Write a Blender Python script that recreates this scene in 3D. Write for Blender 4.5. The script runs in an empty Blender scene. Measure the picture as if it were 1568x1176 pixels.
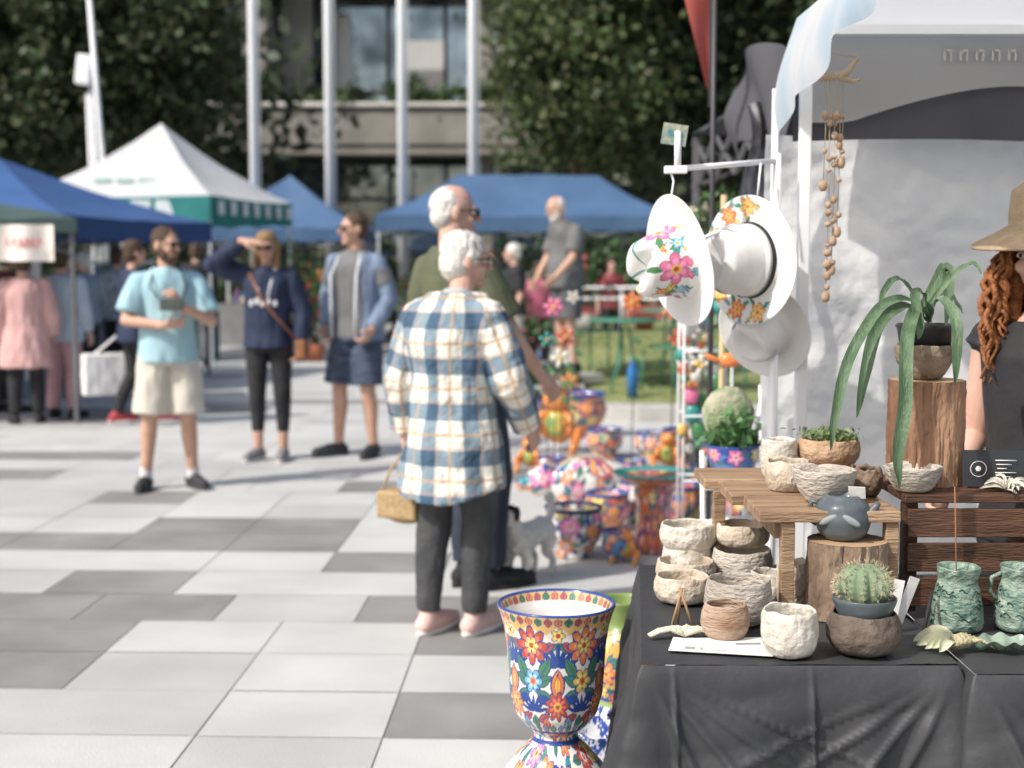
import bpy, bmesh, math, random
import numpy as np
from mathutils import Vector, Matrix, noise
random.seed(4); rng=np.random.default_rng(4)
F=2177.8; H=1.51; PITCH=math.atan(188/F)
sc=bpy.context.scene
def W(px,py,d):
    x=(px-784)/F; z=-(py-588)/F
    Y=math.cos(PITCH)+z*math.sin(PITCH); Z=-math.sin(PITCH)+z*math.cos(PITCH)
    return Vector((x/Y*d,d,H+Z/Y*d))
def G(px,py,z=0.0):
    p=W(px,py,1.0); return W(px,py,(z-H)/(p.z-H))
# ---------------------------------------------------------------- materials
def NN(nt,t,**k):
    n=nt.nodes.new(t)
    for a,b in k.items(): setattr(n,a,b)
    return n
MC={}
def mat(name,c1,c2=None,scale=8.0,rough=.7,bump=0.0,bscale=None,metal=0.0,attr=False,trans=0.0,detail=4,stretch=None,var=.12,spec=.4,coat=0):
    if name in MC: return MC[name]
    m=bpy.data.materials.new(name); m.use_nodes=True; nt=m.node_tree; L=nt.links
    b=nt.nodes['Principled BSDF']; out=nt.nodes['Material Output']
    b.inputs['Roughness'].default_value=rough; b.inputs['Metallic'].default_value=metal
    b.inputs['Specular IOR Level'].default_value=spec
    b.inputs['Coat Weight'].default_value=coat; b.inputs['Coat Roughness'].default_value=.08
    tc=NN(nt,'ShaderNodeTexCoord'); mp=NN(nt,'ShaderNodeMapping')
    if stretch: mp.inputs['Scale'].default_value=stretch
    L.new(tc.outputs['Object'],mp.inputs[0])
    nz=NN(nt,'ShaderNodeTexNoise'); nz.inputs['Scale'].default_value=scale; nz.inputs['Detail'].default_value=detail
    L.new(mp.outputs[0],nz.inputs['Vector'])
    mx=NN(nt,'ShaderNodeMix',data_type='RGBA')
    rp=NN(nt,'ShaderNodeMapRange'); rp.inputs[1].default_value=.32; rp.inputs[2].default_value=.68
    L.new(nz.outputs[0],rp.inputs[0]); L.new(rp.outputs[0],mx.inputs[0])
    if attr:
        at=NN(nt,'ShaderNodeAttribute',attribute_name='Col')
        mul=NN(nt,'ShaderNodeMix',data_type='RGBA',blend_type='MULTIPLY'); mul.inputs[0].default_value=1
        mx.inputs[6].default_value=(1-var,)*3+(1,); mx.inputs[7].default_value=(1+var,)*3+(1,)
        L.new(at.outputs['Color'],mul.inputs[6]); L.new(mx.outputs[2],mul.inputs[7]); col=mul.outputs[2]
    else:
        if c2 is None: c2=tuple(min(1,c*(1+2*var)) for c in c1)
        mx.inputs[6].default_value=(*c1,1); mx.inputs[7].default_value=(*c2,1); col=mx.outputs[2]
    L.new(col,b.inputs['Base Color'])
    if bump:
        n2=NN(nt,'ShaderNodeTexNoise'); n2.inputs['Scale'].default_value=bscale or scale*3; n2.inputs['Detail'].default_value=5
        L.new(mp.outputs[0],n2.inputs['Vector'])
        bp=NN(nt,'ShaderNodeBump'); bp.inputs['Strength'].default_value=min(1,bump); bp.inputs['Distance'].default_value=.01*max(1,bump)
        L.new(n2.outputs[0],bp.inputs['Height']); L.new(bp.outputs[0],b.inputs['Normal'])
    if trans:
        tr=NN(nt,'ShaderNodeBsdfTranslucent'); L.new(col,tr.inputs[0])
        ms=NN(nt,'ShaderNodeMixShader'); ms.inputs[0].default_value=trans
        L.new(b.outputs[0],ms.inputs[1]); L.new(tr.outputs[0],ms.inputs[2]); L.new(ms.outputs[0],out.inputs[0])
    MC[name]=m; return m
# ---------------------------------------------------------------- geometry helpers
def grp(name,loc=(0,0,0),yaw=0,scale=1):
    e=bpy.data.objects.new(name,None); sc.collection.objects.link(e)
    e.location=loc; e.rotation_euler=(0,0,math.radians(yaw)); e.scale=(scale,)*3; e.empty_display_size=.1
    return e
def mobj(name,prim,m,parent=None,smooth=True,cols=None,loc=None):
    V,Fc=prim; me=bpy.data.meshes.new(name)
    me.from_pydata([tuple(v) for v in np.asarray(V,float).tolist()],[],[tuple(f) for f in Fc]); me.update()
    if smooth: me.polygons.foreach_set('use_smooth',[True]*len(me.polygons))
    if m: me.materials.append(m)
    if cols is not None:
        a=me.attributes.new('Col','FLOAT_COLOR','POINT')
        c=np.ones((len(V),4),np.float32); c[:,:3]=cols; a.data.foreach_set('color',c.ravel())
    o=bpy.data.objects.new(name,me); sc.collection.objects.link(o)
    if parent: o.parent=parent
    if loc is not None: o.location=loc
    return o
def merge(ps):
    Vs=[];Fs=[];n=0
    for V,Fc in ps:
        Vs.append(np.asarray(V,float)); Fs+= [tuple(i+n for i in f) for f in Fc]; n+=len(V)
    return np.concatenate(Vs),Fs
def xf(p,M):
    V=np.asarray(p[0],float); A=np.array(M); return V@A[:3,:3].T+A[:3,3],p[1]
def loft(rings,cap=True):
    n=len(rings[0]); Fc=[]
    for i in range(len(rings)-1):
        for j in range(n):
            k=(j+1)%n; Fc.append((i*n+j,i*n+k,(i+1)*n+k,(i+1)*n+j))
    if cap: Fc.append(tuple(range(n))[::-1]); Fc.append(tuple((len(rings)-1)*n+j for j in range(n)))
    return np.concatenate(rings),Fc
def tube(pts,rad,n=10,cap=True):
    pts=[Vector(p) for p in pts]; rings=[]; up=None
    if not hasattr(rad,'__len__'): rad=[rad]*len(pts)
    for i,p in enumerate(pts):
        d=(pts[min(i+1,len(pts)-1)]-pts[max(i-1,0)]).normalized()
        if up is None: up=d.orthogonal().normalized()
        else:
            up=up-d*up.dot(d); up=up.normalized() if up.length>1e-6 else d.orthogonal().normalized()
        s=d.cross(up); r=rad[i]
        rings.append(np.array([list(p+(up*math.cos(a)+s*math.sin(a))*r) for a in [2*math.pi*j/n for j in range(n)]]))
    return loft(rings,cap)
def caps(a,b,r0,r1,n=14):
    a=Vector(a);b=Vector(b);d=(b-a).normalized()
    return tube([a-d*r0,a-d*r0*.87,a-d*r0*.5,a,b,b+d*r1*.5,b+d*r1*.87,b+d*r1],[r0*.05,r0*.5,r0*.87,r0,r1,r1*.87,r1*.5,r1*.05],n)
def ell(c,r,R=None,n=16,m=9):
    c=np.array(c,float); rings=[]
    for i in range(1,m):
        t=math.pi*i/m
        rings.append(np.array([[math.sin(t)*math.cos(a)*r[0],math.sin(t)*math.sin(a)*r[1],-math.cos(t)*r[2]] for a in [2*math.pi*j/n for j in range(n)]]))
    V,Fc=loft(rings)
    if R is not None: V=V@np.array(R)[:3,:3].T
    return V+c,Fc
def box(c,s,R=None):
    V=np.array([[x,y,z] for x in(-.5,.5) for y in(-.5,.5) for z in(-.5,.5)],float)*np.array(s,float)
    if R is not None: V=V@np.array(R)[:3,:3].T
    return V+np.array(c,float),[(0,1,3,2),(4,6,7,5),(0,4,5,1),(2,3,7,6),(0,2,6,4),(1,5,7,3)]
def beam(a,b,w,h=None):
    a=Vector(a);b=Vector(b);d=b-a
    R=d.to_track_quat('Z','Y').to_matrix(); return box((a+b)/2,(w,h or w,d.length),R)
def lathe(prof,n=48):
    a=np.linspace(0,2*math.pi,n,endpoint=False); rings=[np.stack([max(r,1e-4)*np.cos(a),max(r,1e-4)*np.sin(a),np.full(n,z)],1) for r,z in prof]
    return loft(rings)
def grid(f,nu,nv):
    V=[f(i/nu,j/nv) for j in range(nv+1) for i in range(nu+1)]
    Fc=[(j*(nu+1)+i,j*(nu+1)+i+1,(j+1)*(nu+1)+i+1,(j+1)*(nu+1)+i) for j in range(nv) for i in range(nu)]
    return np.array([list(v) for v in V],float),Fc
def noisy(p,amp,freq,seed=0,aniso=(1,1,1)):
    V=np.array(p[0],float)
    for i,v in enumerate(V):
        q=Vector((v[0]*freq*aniso[0]+seed,v[1]*freq*aniso[1],v[2]*freq*aniso[2]))
        V[i]+=np.array(noise.noise_vector(q))*amp
    return V,p[1]
def bevel(o,w,seg=2):
    m=o.modifiers.new('b','BEVEL'); m.width=w; m.segments=seg; m.limit_method='ANGLE'; return o
def fuse(name,prims,m,parent,vox=.008,sm=3,wr=0,wf=(9,9,5),zmin=None):
    V,Fc=merge(prims); me=bpy.data.meshes.new('t'); me.from_pydata(V.tolist(),[],Fc)
    bm=bmesh.new(); bm.from_mesh(me); bmesh.ops.recalc_face_normals(bm,faces=bm.faces); bm.to_mesh(me); bm.free()
    o=bpy.data.objects.new('t',me); sc.collection.objects.link(o)
    r=o.modifiers.new('r','REMESH'); r.mode='VOXEL'; r.voxel_size=vox
    s=o.modifiers.new('s','SMOOTH'); s.factor=.5; s.iterations=sm
    dg=bpy.context.evaluated_depsgraph_get(); dg.update()
    nm=bpy.data.meshes.new_from_object(o.evaluated_get(dg)); bpy.data.objects.remove(o); nm.name=name
    if wr or zmin is not None:
        n=len(nm.vertices); co=np.empty(n*3,np.float32); no=np.empty(n*3,np.float32)
        nm.vertices.foreach_get('co',co); nm.vertices.foreach_get('normal',no); co=co.reshape(-1,3);no=no.reshape(-1,3)
        if wr:
            h=np.array([noise.noise(Vector((v[0]*wf[0]+7,v[1]*wf[1],v[2]*wf[2]+v[0]*4)))+.6*noise.noise(Vector((v[0]*wf[0]*2.3,v[1]*wf[1]*2.3+3,v[2]*wf[2]*1.6+v[1]*6))) for v in co])
            co=co+no*(h*wr)[:,None]
        if zmin is not None: co[:,2]=np.maximum(co[:,2],zmin)
        nm.vertices.foreach_set('co',co.astype(np.float32).ravel()); nm.update()
    nm.polygons.foreach_set('use_smooth',[True]*len(nm.polygons))
    nm.materials.clear(); nm.materials.append(m)
    o=bpy.data.objects.new(name,nm); sc.collection.objects.link(o); o.parent=parent
    return o
# ---------------------------------------------------------------- colour painting
WHT=(.78,.76,.70);BLU=(.03,.07,.28);ORG=(.72,.22,.07);RED=(.5,.09,.05);GRN=(.07,.22,.09);YEL=(.8,.52,.13);LBL=(.18,.38,.55);TEA=(.05,.3,.28);PNK=(.75,.2,.35)
def flower(C,s,t,cs,ct,R,n,cp,cc=YEL,per=None,out=BLU,ph=0):
    ds=s-cs
    if per: ds=(ds+per/2)%per-per/2
    dt=t-ct; r=np.hypot(ds,dt); th=np.arctan2(dt,ds)+ph
    pet=np.abs(np.cos(n*th/2)); rp=R*(.62+.38*pet)
    C[r<rp]=out; C[(r<rp*.9)&((pet>.28)|(r<R*.45))]=cp
    C[(r<rp*.62)&(pet>.55)]=tuple(min(.9,c*1.5+.05) for c in cp)
    C[r<R*.3]=cc; C[r<R*.15]=RED
def leaf(C,s,t,cs,ct,L,Wd,ang,col,per=None,out=BLU):
    ds=s-cs
    if per: ds=(ds+per/2)%per-per/2
    dt=t-ct; a=(ds*math.cos(ang)+dt*math.sin(ang))/L; b=(-ds*math.sin(ang)+dt*math.cos(ang))/Wd
    w=1-a*a; e=np.abs(b)-w
    ok=np.abs(a)<1
    C[ok&(e<0)]=out; C[ok&(e<-.22)]=col; C[ok&(np.abs(b)<.08)&(np.abs(a)<.7)]=out
def palm(C,s,t,cs,ct,R,per,col=BLU):
    for k in range(-3,4):
        a=math.pi/2+k*.42; leaf(C,s,t,cs+math.cos(a)*R*.55,ct+math.sin(a)*R*.55,R*.5,R*.11,a,col,per,col)
def talavera(s,t,per,h,rg,R,bg=WHT):
    C=np.tile(np.array(bg,float),(len(s),1))
    pts=[]
    for _ in range(900):
        x,y=rg.uniform(0,per),rg.uniform(-.1,1.1)*h
        if all(math.hypot((x-a+per/2)%per-per/2,y-b)>R*1.6 for a,b in pts): pts.append((x,y))
    for i,(x,y) in enumerate(pts):
        for k in range(4):
            a=rg.uniform(0,6.28); leaf(C,s,t,x+math.cos(a)*R*1.05,y+math.sin(a)*R*1.05,R*.6,R*.3,a,[GRN,BLU,TEA,GRN][rg.integers(4)],per)
    for i,(x,y) in enumerate(pts):
        flower(C,s,t,x,y,R*rg.uniform(.8,1.1),int(rg.integers(5,9)),[ORG,RED,ORG,PNK,YEL,ORG][rg.integers(6)],[YEL,WHT][rg.integers(2)],per,ph=rg.uniform(0,6))
    return C
glaze=mat('talavera_glaze',None,attr=True,rough=.22,var=.05,coat=.4,scale=20)
def resample(prof,n):
    P=np.array(prof,float); d=np.r_[0,np.cumsum(np.hypot(*np.diff(P,axis=0).T))]; x=np.linspace(0,d[-1],n)
    r=np.interp(x,d,P[:,0]); z=np.interp(x,d,P[:,1])
    for _ in range(3):
        r[1:-1]=(r[:-2]+2*r[1:-1]+r[2:])/4; z[1:-1]=(z[:-2]+2*z[1:-1]+z[2:])/4
    return np.stack([r,z],1),x
def talpot(name,loc,prof,R=.035,seed=1,res=(160,70),bands=(),parent=None,inner=None,fn=None,part='pot_body',bg=WHT):
    e=parent or grp(name,loc)
    P,arc=resample(prof,res[1]); V,Fc=lathe([tuple(p) for p in P],res[0])
    a=np.tile(np.linspace(0,2*math.pi,res[0],endpoint=False),res[1]); t=np.repeat(arc,res[0]); rm=max(p[0] for p in prof)
    z=np.repeat(P[:,1],res[0])
    per=2*math.pi*rm; s=a*rm
    C=fn(s,t,z,per) if fn else talavera(s,t,per,arc[-1],np.random.default_rng(seed),R,bg)
    for z0,z1,c in bands: C[(z>z0)&(z<z1)]=c
    if inner is not None:
        k=np.repeat(np.arange(res[1])>inner*res[1],res[0]); C[k]=WHT
    mobj(part,(V,Fc),glaze,e,cols=C); return e
# ---------------------------------------------------------------- leaves
folm=mat('foliage',None,attr=True,rough=.5,trans=.25,var=.2,scale=3,spec=.45)
def leaves(name,P,size,C,parent=None,asp=.5,m=None,flat=0):
    N=len(P); a=rng.normal(size=(N,3)); a[:,2]*=(1-flat); a/=np.linalg.norm(a,axis=1)[:,None]
    b=rng.normal(size=(N,3)); b-=a*(a*b).sum(1)[:,None]; b/=np.linalg.norm(b,axis=1)[:,None]
    s=(size*rng.uniform(.6,1.3,N))[:,None]
    V=np.stack([P-a*s,P-b*s*asp,P+a*s,P+b*s*asp],1).reshape(-1,3)
    Fc=np.arange(N*4).reshape(-1,4).tolist()
    return mobj(name,(V,Fc),m or folm,parent,smooth=False,cols=np.repeat(C,4,axis=0))
def clumpcloud(blobs,ncl,per,sig,shell=.5):
    P=[];B=[]
    vol=np.array([b[3]*b[4]*b[5] for b in blobs])**.67; vol/=vol.sum()
    for bi in rng.choice(len(blobs),ncl,p=vol):
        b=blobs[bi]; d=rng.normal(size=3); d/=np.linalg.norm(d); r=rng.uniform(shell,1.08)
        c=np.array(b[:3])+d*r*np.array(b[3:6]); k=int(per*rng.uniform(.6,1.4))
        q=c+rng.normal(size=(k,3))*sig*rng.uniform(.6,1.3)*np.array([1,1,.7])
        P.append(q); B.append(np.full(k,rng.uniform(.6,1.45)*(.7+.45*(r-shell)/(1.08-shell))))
    return np.concatenate(P),np.concatenate(B)
bark=mat('bark',(.10,.07,.05),(.2,.15,.11),scale=6,rough=.95,bump=1,bscale=25,stretch=(3,3,.6))
def tree(name,base,blobs,ncl=260,per=90,size=.13,sig=.42,col=(.072,.10,.045),tr=.28):  # leaf colour lightened and greyed, so haze is painted into it
    e=grp(name,base); top=max(b[2] for b in blobs)
    pr=[tube([(0,0,0),(.1,.05,top*.25),(-.05,0,top*.55),(0,0,top)],[tr,tr*.8,tr*.6,tr*.2],12)]
    for b in blobs:
        h=b[2]*.45; pr.append(tube([(0,0,h),(b[0]*.45,b[1]*.45,h+(b[2]-h)*.55),(b[0],b[1],b[2]+b[5]*.4)],[tr*.45,tr*.3,tr*.08],8))
    mobj('trunk_and_limbs',merge(pr),bark,e)
    P,B=clumpcloud(blobs,ncl,per,sig,.35)
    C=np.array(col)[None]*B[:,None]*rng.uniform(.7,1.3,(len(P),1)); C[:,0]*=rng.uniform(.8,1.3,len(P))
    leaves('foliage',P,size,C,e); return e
def plant(name,loc,r,h,n=500,size=.05,col=(.06,.13,.04),parent=None,z0=0,flowers=None):
    e=parent or grp(name,loc)
    P,B=clumpcloud([(0,0,z0+h*.55,r,r,h*.5)],max(8,n//30),30,r*.25,.2)
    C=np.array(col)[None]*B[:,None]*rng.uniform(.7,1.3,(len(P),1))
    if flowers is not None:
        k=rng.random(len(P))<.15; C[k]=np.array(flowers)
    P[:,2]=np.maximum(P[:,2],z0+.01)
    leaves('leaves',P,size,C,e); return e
# ================================================================ world, sun, camera
w=bpy.data.worlds.new('World'); sc.world=w; w.use_nodes=True; nt=w.node_tree
sky=nt.nodes.new('ShaderNodeTexSky'); sky.sky_type='NISHITA'; sky.sun_disc=False
sd=Vector((.66,.47,-.80)).normalized()
sky.sun_elevation=math.asin(-sd.z); sky.sun_rotation=math.atan2(-sd.x,-sd.y); sky.air_density=1.0; sky.dust_density=4.0
nt.links.new(sky.outputs[0],nt.nodes['Background'].inputs[0]); nt.nodes['Background'].inputs[1].default_value=.15
sl=bpy.data.lights.new('sun','SUN'); sl.energy=4.0; sl.angle=math.radians(.9); sl.color=(1,.965,.91)
so=bpy.data.objects.new('sun',sl); sc.collection.objects.link(so); so.rotation_euler=sd.to_track_quat('-Z','Y').to_euler()
cd=bpy.data.cameras.new('camera'); cam=bpy.data.objects.new('camera',cd); sc.collection.objects.link(cam); sc.camera=cam
cam.location=(0,0,H); cam.rotation_euler=(math.pi/2-PITCH,0,0); cd.lens=50; cd.sensor_width=36; cd.clip_end=2000; cd.clip_start=.05
cd.dof.use_dof=True; cd.dof.focus_distance=2.95; cd.dof.aperture_fstop=3.0
sc.view_settings.view_transform='Standard'; sc.view_settings.look='None'; sc.view_settings.exposure=0
# ================================================================ ground
mobj('ground',grid(lambda u,v:((u-.5)*900,(v-.5)*900,-.012),8,8),mat('ground_mat',(.2,.2,.19),(.3,.3,.28),scale=.5,rough=.9))
def pavement():
    e=grp('pavement',(0,0,0),-1.9)
    cl={'l':[], 'm':[], 'd':[]}
    dark=[(4.39,4.87,-.58,.4),(4.85,5.83,-3.6,-1.76),(5.83,6.79,-2.5,-1.76),(5.83,6.4,-.86,.0),(5.35,5.83,-.56,.3),(6.79,7.27,-1.16,-.4),
          (7.27,7.75,-3.5,-2.25),(7.27,8.23,-2.26,-1.5),(7.75,8.23,-1.5,-1.1),(8.71,9.19,-2.95,-2.2),(9.19,9.67,-1.4,-.8),(9.67,10.2,-4.2,-3.4),(10.6,11.1,-4.7,-3.6),(2.9,3.4,-1.8,-.5)]
    r=random.Random(5)
    for _ in range(58):
        v=4.39+.48*r.randint(11,60); u=-1.157+.6*r.randint(-18,12); dark.append((v,v+.48*r.choice([1,1,2]),u,u+.6*r.choice([1,2,3])))
    for k in range(-9,60):
        v0=4.39+.48*k; off=.3 if (k in(3,) or (k>8 and k%3==1)) else 0
        u=-1.157-.6*22+off
        while u<9:
            wd=.6
            if r.random()<.3: wd=1.2
            cm=(v0+.24); cu=u+wd/2
            if wd==1.2 and any(a<=cm<=b and (c<=u+.3<=d)!=(c<=u+.9<=d) for a,b,c,d in dark): wd=.6; cu=u+.3
            key='d' if any(a<=cm<=b and c-.05<=cu<=d+.05 for a,b,c,d in dark) else ('m' if r.random()<.25 else 'l')
            g=.0025; z=r.uniform(0,.0012)
            cl[key].append(([[u+g,v0+g,z],[u+wd-g,v0+g,z],[u+wd-g,v0+.48-g,z],[u+g,v0+.48-g,z]],[(0,1,2,3)]))
            u+=wd
    M={'l':mat('paver_light',(.46,.465,.45),(.57,.57,.55),scale=1.6,rough=.75,bump=.25,bscale=120,detail=12),
       'm':mat('paver_mid',(.40,.405,.395),(.50,.50,.485),scale=1.6,rough=.75,bump=.25,bscale=120,detail=12),
       'd':mat('paver_dark',(.205,.203,.195),(.30,.295,.285),scale=2,rough=.7,bump=.25,bscale=120,detail=12)}
    for k in cl: mobj('pavers_'+{'l':'light','m':'mid','d':'dark'}[k],merge(cl[k]),M[k],e,smooth=False)
    mobj('joint_bed',([[-15,-1,-.005],[10,-1,-.005],[10,34,-.005],[-15,34,-.005]],[(0,1,2,3)]),mat('grout',(.36,.35,.32),scale=5),e,smooth=False)
pavement()
def lawnz(x,y): 
    t=min(1,max(0,(y-13.6)/3.5)); return .13+.33*t*t*(3-2*t)
grass=mat('grass',(.17,.21,.075),(.29,.31,.13),scale=3,rough=.9,bump=1,bscale=60)
mobj('lawn',grid(lambda u,v:((.75+u*11),13.62+v*12,lawnz(0,13.62+v*12)+.02*math.sin(u*9)),40,50),grass)
P=np.stack([rng.uniform(.8,8,14000),rng.uniform(13.7,20,14000),np.zeros(14000)],1); P[:,2]=[lawnz(0,y)+.02 for y in P[:,1]]
leaves('grass_blades',P,.03,np.array([.26,.30,.12])*rng.uniform(.6,1.5,(14000,1)),asp=.15)
conc=mat('kerb_concrete',(.38,.37,.35),(.48,.47,.44),scale=4,rough=.85,bump=.3,bscale=80)
e=grp('kerb'); pts=[(.55,20),(.55,14.6),(.62,14.0),(.85,13.6),(1.2,13.45),(12,13.3)]
def sweep(pts,w,h):
    R=[]
    for i,p in enumerate(pts):
        a=Vector(pts[max(i-1,0)]);b=Vector(pts[min(i+1,len(pts)-1)]); d=(b-a).normalized(); n=Vector((-d.y,d.x)); p=Vector(p)
        R.append(np.array([[*(p-n*w/2),-.01],[*(p-n*w/2),h],[*(p+n*w/2),h],[*(p+n*w/2),-.01]]))
    return loft(R)
bevel(mobj('kerb_stone',sweep(pts,.3,.15),conc,e,smooth=False),.015)
bevel(mobj('lawn_edge_wall',box((6,25.7,.25),(12,.3,.52)),conc,e,smooth=False),.02)
# ================================================================ building
def building():
    e=grp('office_building',(0,45,0))
    cm=mat('building_concrete',(.25,.235,.21),(.35,.33,.295),scale=1.2,rough=.9,bump=.4,bscale=20,detail=8)
    lt=mat('pale_trim',(.66,.64,.59),scale=2); dk=mat('dark_metal',(.03,.03,.032),scale=3,rough=.5)
    gl=mat('window_glass',(.10,.13,.14),(.62,.70,.75),scale=.6,rough=.04,metal=.8,detail=2)  # pale noise patches in the glass colour stand in for bright reflections
    cu=mat('curtain',(.6,.59,.57),scale=3,stretch=(8,1,.3))
    S=lambda c,s,m,n: bevel(mobj(n,box(c,s),m,e,smooth=False),.03)
    S((0,7,6),(34,10,.5),cm,'floor_slab'); S((0,7,11.2),(34,10,.5),cm,'upper_slab'); S((0,7,16.4),(35,11,.7),cm,'roof')
    S((0,12,8),(34,.3,16),cm,'back_wall')
    S((0,.6,5.75),(34,.35,1.15),cm,'balcony_parapet'); S((0,.55,6.42),(34,.5,.14),lt,'parapet_cap')
    S((0,1.2,5.02),(34,1.4,.3),cm,'balcony_soffit')
    S((0,.6,10.9),(34,.35,1.1),cm,'upper_parapet'); S((0,.55,11.56),(34,.5,.14),lt,'upper_cap')
    for i,x in enumerate([-16,-8.2,-1.0,6.5,14]):
        S((x,1.6,5.9),(.75,.9,16.5),cm,'column_%d'%i)
    for i,x in enumerate(np.arange(-15.5,16,1.9)):
        S((x,2.9,8.55),(.12,.14,4.9),dk,'mullion_%d'%i); S((x,3.2,2.4),(.12,.14,4.9),dk,'ground_mullion_%d'%i)
    for z in (7.1,10.2): S((0,2.92,z),(33,.1,.1),dk,'transom_%d'%int(z*10))
    S((0,3.1,3.6),(33,.1,.1),dk,'ground_transom')
    S((0,3.1,8.6),(33,.06,4.9),gl,'upper_glazing'); S((0,3.4,2.4),(33,.06,4.9),gl,'ground_glazing')
    S((-7,2.3,8.6),(1.0,.3,4.8),cm,'pier')
    S((-3,3.02,8.0),(1.6,.03,1.6),cu,'curtain_panel'); S((-5.6,3.02,8.3),(.5,.03,2.6),cu,'curtain_panel_2')
    S((0,2.6,13.7),(33,.06,4.5),gl,'top_glazing')
    P,B=clumpcloud([(-5.5,.9,6.6,1.0,.3,.35),(-3.2,.9,6.75,1.6,.35,.45),(-.8,.9,6.7,1.2,.3,.4),(-8,.9,6.8,1,.3,.8),(3,.9,6.7,3,.3,.4)],120,50,.22,.2)
    leaves('balcony_planting',P,.11,np.array([.07,.12,.04])*B[:,None],e)
    S((-3,-1.5,.6),(16,.25,1.2),cm,'forecourt_wall')
building()
# flag poles
wp=mat('white_painted_metal',(.80,.81,.82),scale=3,rough=.35,var=.03)
for px in (390,505,616,724):
    p=W(px,300,27); e=grp('flagpole',(p.x,27,0))
    mobj('pole',tube([(0,0,0),(0,0,7),(0,0,13)],[.088,.08,.062],20),wp,e); mobj('base_collar',lathe([(0,.0),(.2,0),(.2,.12),(.13,.16),(0,.16)],24),wp,e)
    mobj('finial',ell((0,0,13.05),(.11,.11,.11)),wp,e); mobj('halyard',tube([(.12,-.02,1.2),(.1,-.02,12.8)],.012,5),wp,e)
p=W(163,250,22); e=grp('street_lamp',(p.x,22,0))
mobj('pole',tube([(0,0,0),(-.06,0,3),(-.25,0,6.4)],[.05,.042,.036],14),wp,e)
p=W(150,250,22.3); e=grp('floodlight_pole',(p.x,22.3,0))
mobj('pole',tube([(0,0,0),(0,0,2),(-.08,0,4.2)],[.038,.034,.03],12),wp,e); mobj('pole_brace',tube([(-.12,0,0),(-.10,0,2),(-.14,0,4.1)],.025,10),wp,e)
bevel(mobj('lamp_head',box((-.16,-.05,4.45),(.24,.16,.46),Matrix.Rotation(.12,3,'Y')),wp,e,smooth=False),.03)
# ================================================================ trees
def bl(*a): return [tuple(x) for x in a]
tree('shade_tree',(-13.5,33,0),bl((-1,0,6.5,3,2.5,3.2),(1.5,0,9,3,2.5,3),(-1,0,11.5,3,2.5,2.5),(2.2,-.5,5,2,2,1.8)),300,95,.13,.45)
tree('shade_tree',(-9.2,34,0),bl((0,0,5.2,2.1,2,1.8),(-.5,0,8,2.4,2.2,2.6),(.3,0,11,2.3,2.2,2.6),(1.2,-.5,6.5,1.6,1.6,1.8)),280,95,.13,.42,(.065,.09,.04))
tree('shade_tree',(-17,30,0),bl((0,0,5.5,2.6,2.5,2.8),(1,0,9,2.6,2.5,3),(-1.5,0,8,3,2,3)),260,95,.13,.45,(.095,.125,.045))
tree('shade_tree',(1.6,33,0),bl((0,0,5.0,2.0,2,1.8),(.2,0,8,2.3,2.2,2.6),(.3,0,11,2.3,2.2,2.6),(-.9,-.5,6.2,1.1,1.3,1.4)),320,95,.12,.4,(.085,.12,.045))
tree('shade_tree',(5.0,35,0),bl((0,0,5.5,2.6,2.5,2.4),(0,0,9,2.8,2.5,3),(0,0,12,2.6,2.4,2)),280,95,.13,.45,(.055,.08,.038))
tree('shade_tree',(9,33,0),bl((0,0,5.5,3,2.5,3),(0,0,9,3,2.5,3),(3,0,7,3,2.5,3)),260,90,.14,.48,(.06,.085,.038))
P,B=clumpcloud([(-22,50,7,9,3,8),(-12,40,5,6,2,5),(9,42,6,8,2,7),(18,42,7,8,3,8),(-22,40,6,8,3,6),(24,50,8,10,3,9),(7,52,8,10,3,9)],900,60,.9,.2)
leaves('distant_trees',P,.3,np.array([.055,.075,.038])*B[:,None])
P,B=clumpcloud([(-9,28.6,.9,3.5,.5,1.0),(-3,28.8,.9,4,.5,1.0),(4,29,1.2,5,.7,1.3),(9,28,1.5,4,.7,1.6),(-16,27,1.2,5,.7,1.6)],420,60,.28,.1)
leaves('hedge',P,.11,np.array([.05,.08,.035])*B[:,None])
# ================================================================ market tents
fw=mat('canopy_white',(.74,.75,.76),(.82,.82,.82),scale=1.5,rough=.8,trans=.35,bump=.3,bscale=3)
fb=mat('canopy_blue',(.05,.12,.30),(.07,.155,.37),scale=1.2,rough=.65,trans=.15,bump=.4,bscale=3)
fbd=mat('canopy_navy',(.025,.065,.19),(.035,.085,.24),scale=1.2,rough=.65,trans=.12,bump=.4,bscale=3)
fbl=mat('canopy_slate_blue',(.065,.13,.245),(.09,.17,.31),scale=1.2,rough=.65,trans=.12,bump=.4,bscale=3)
fg=mat('canopy_green',(.06,.10,.095),(.09,.14,.13),scale=1.2,rough=.65,trans=.1,bump=.4,bscale=3)
ft=mat('valance_teal',(.02,.18,.18),(.03,.23,.22),scale=1.2,rough=.7)
fp=mat('tent_frame',(.6,.61,.62),scale=3,rough=.4,metal=.3); fpd=mat('tent_frame_dark',(.12,.12,.13),scale=3,rough=.4)
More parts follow.
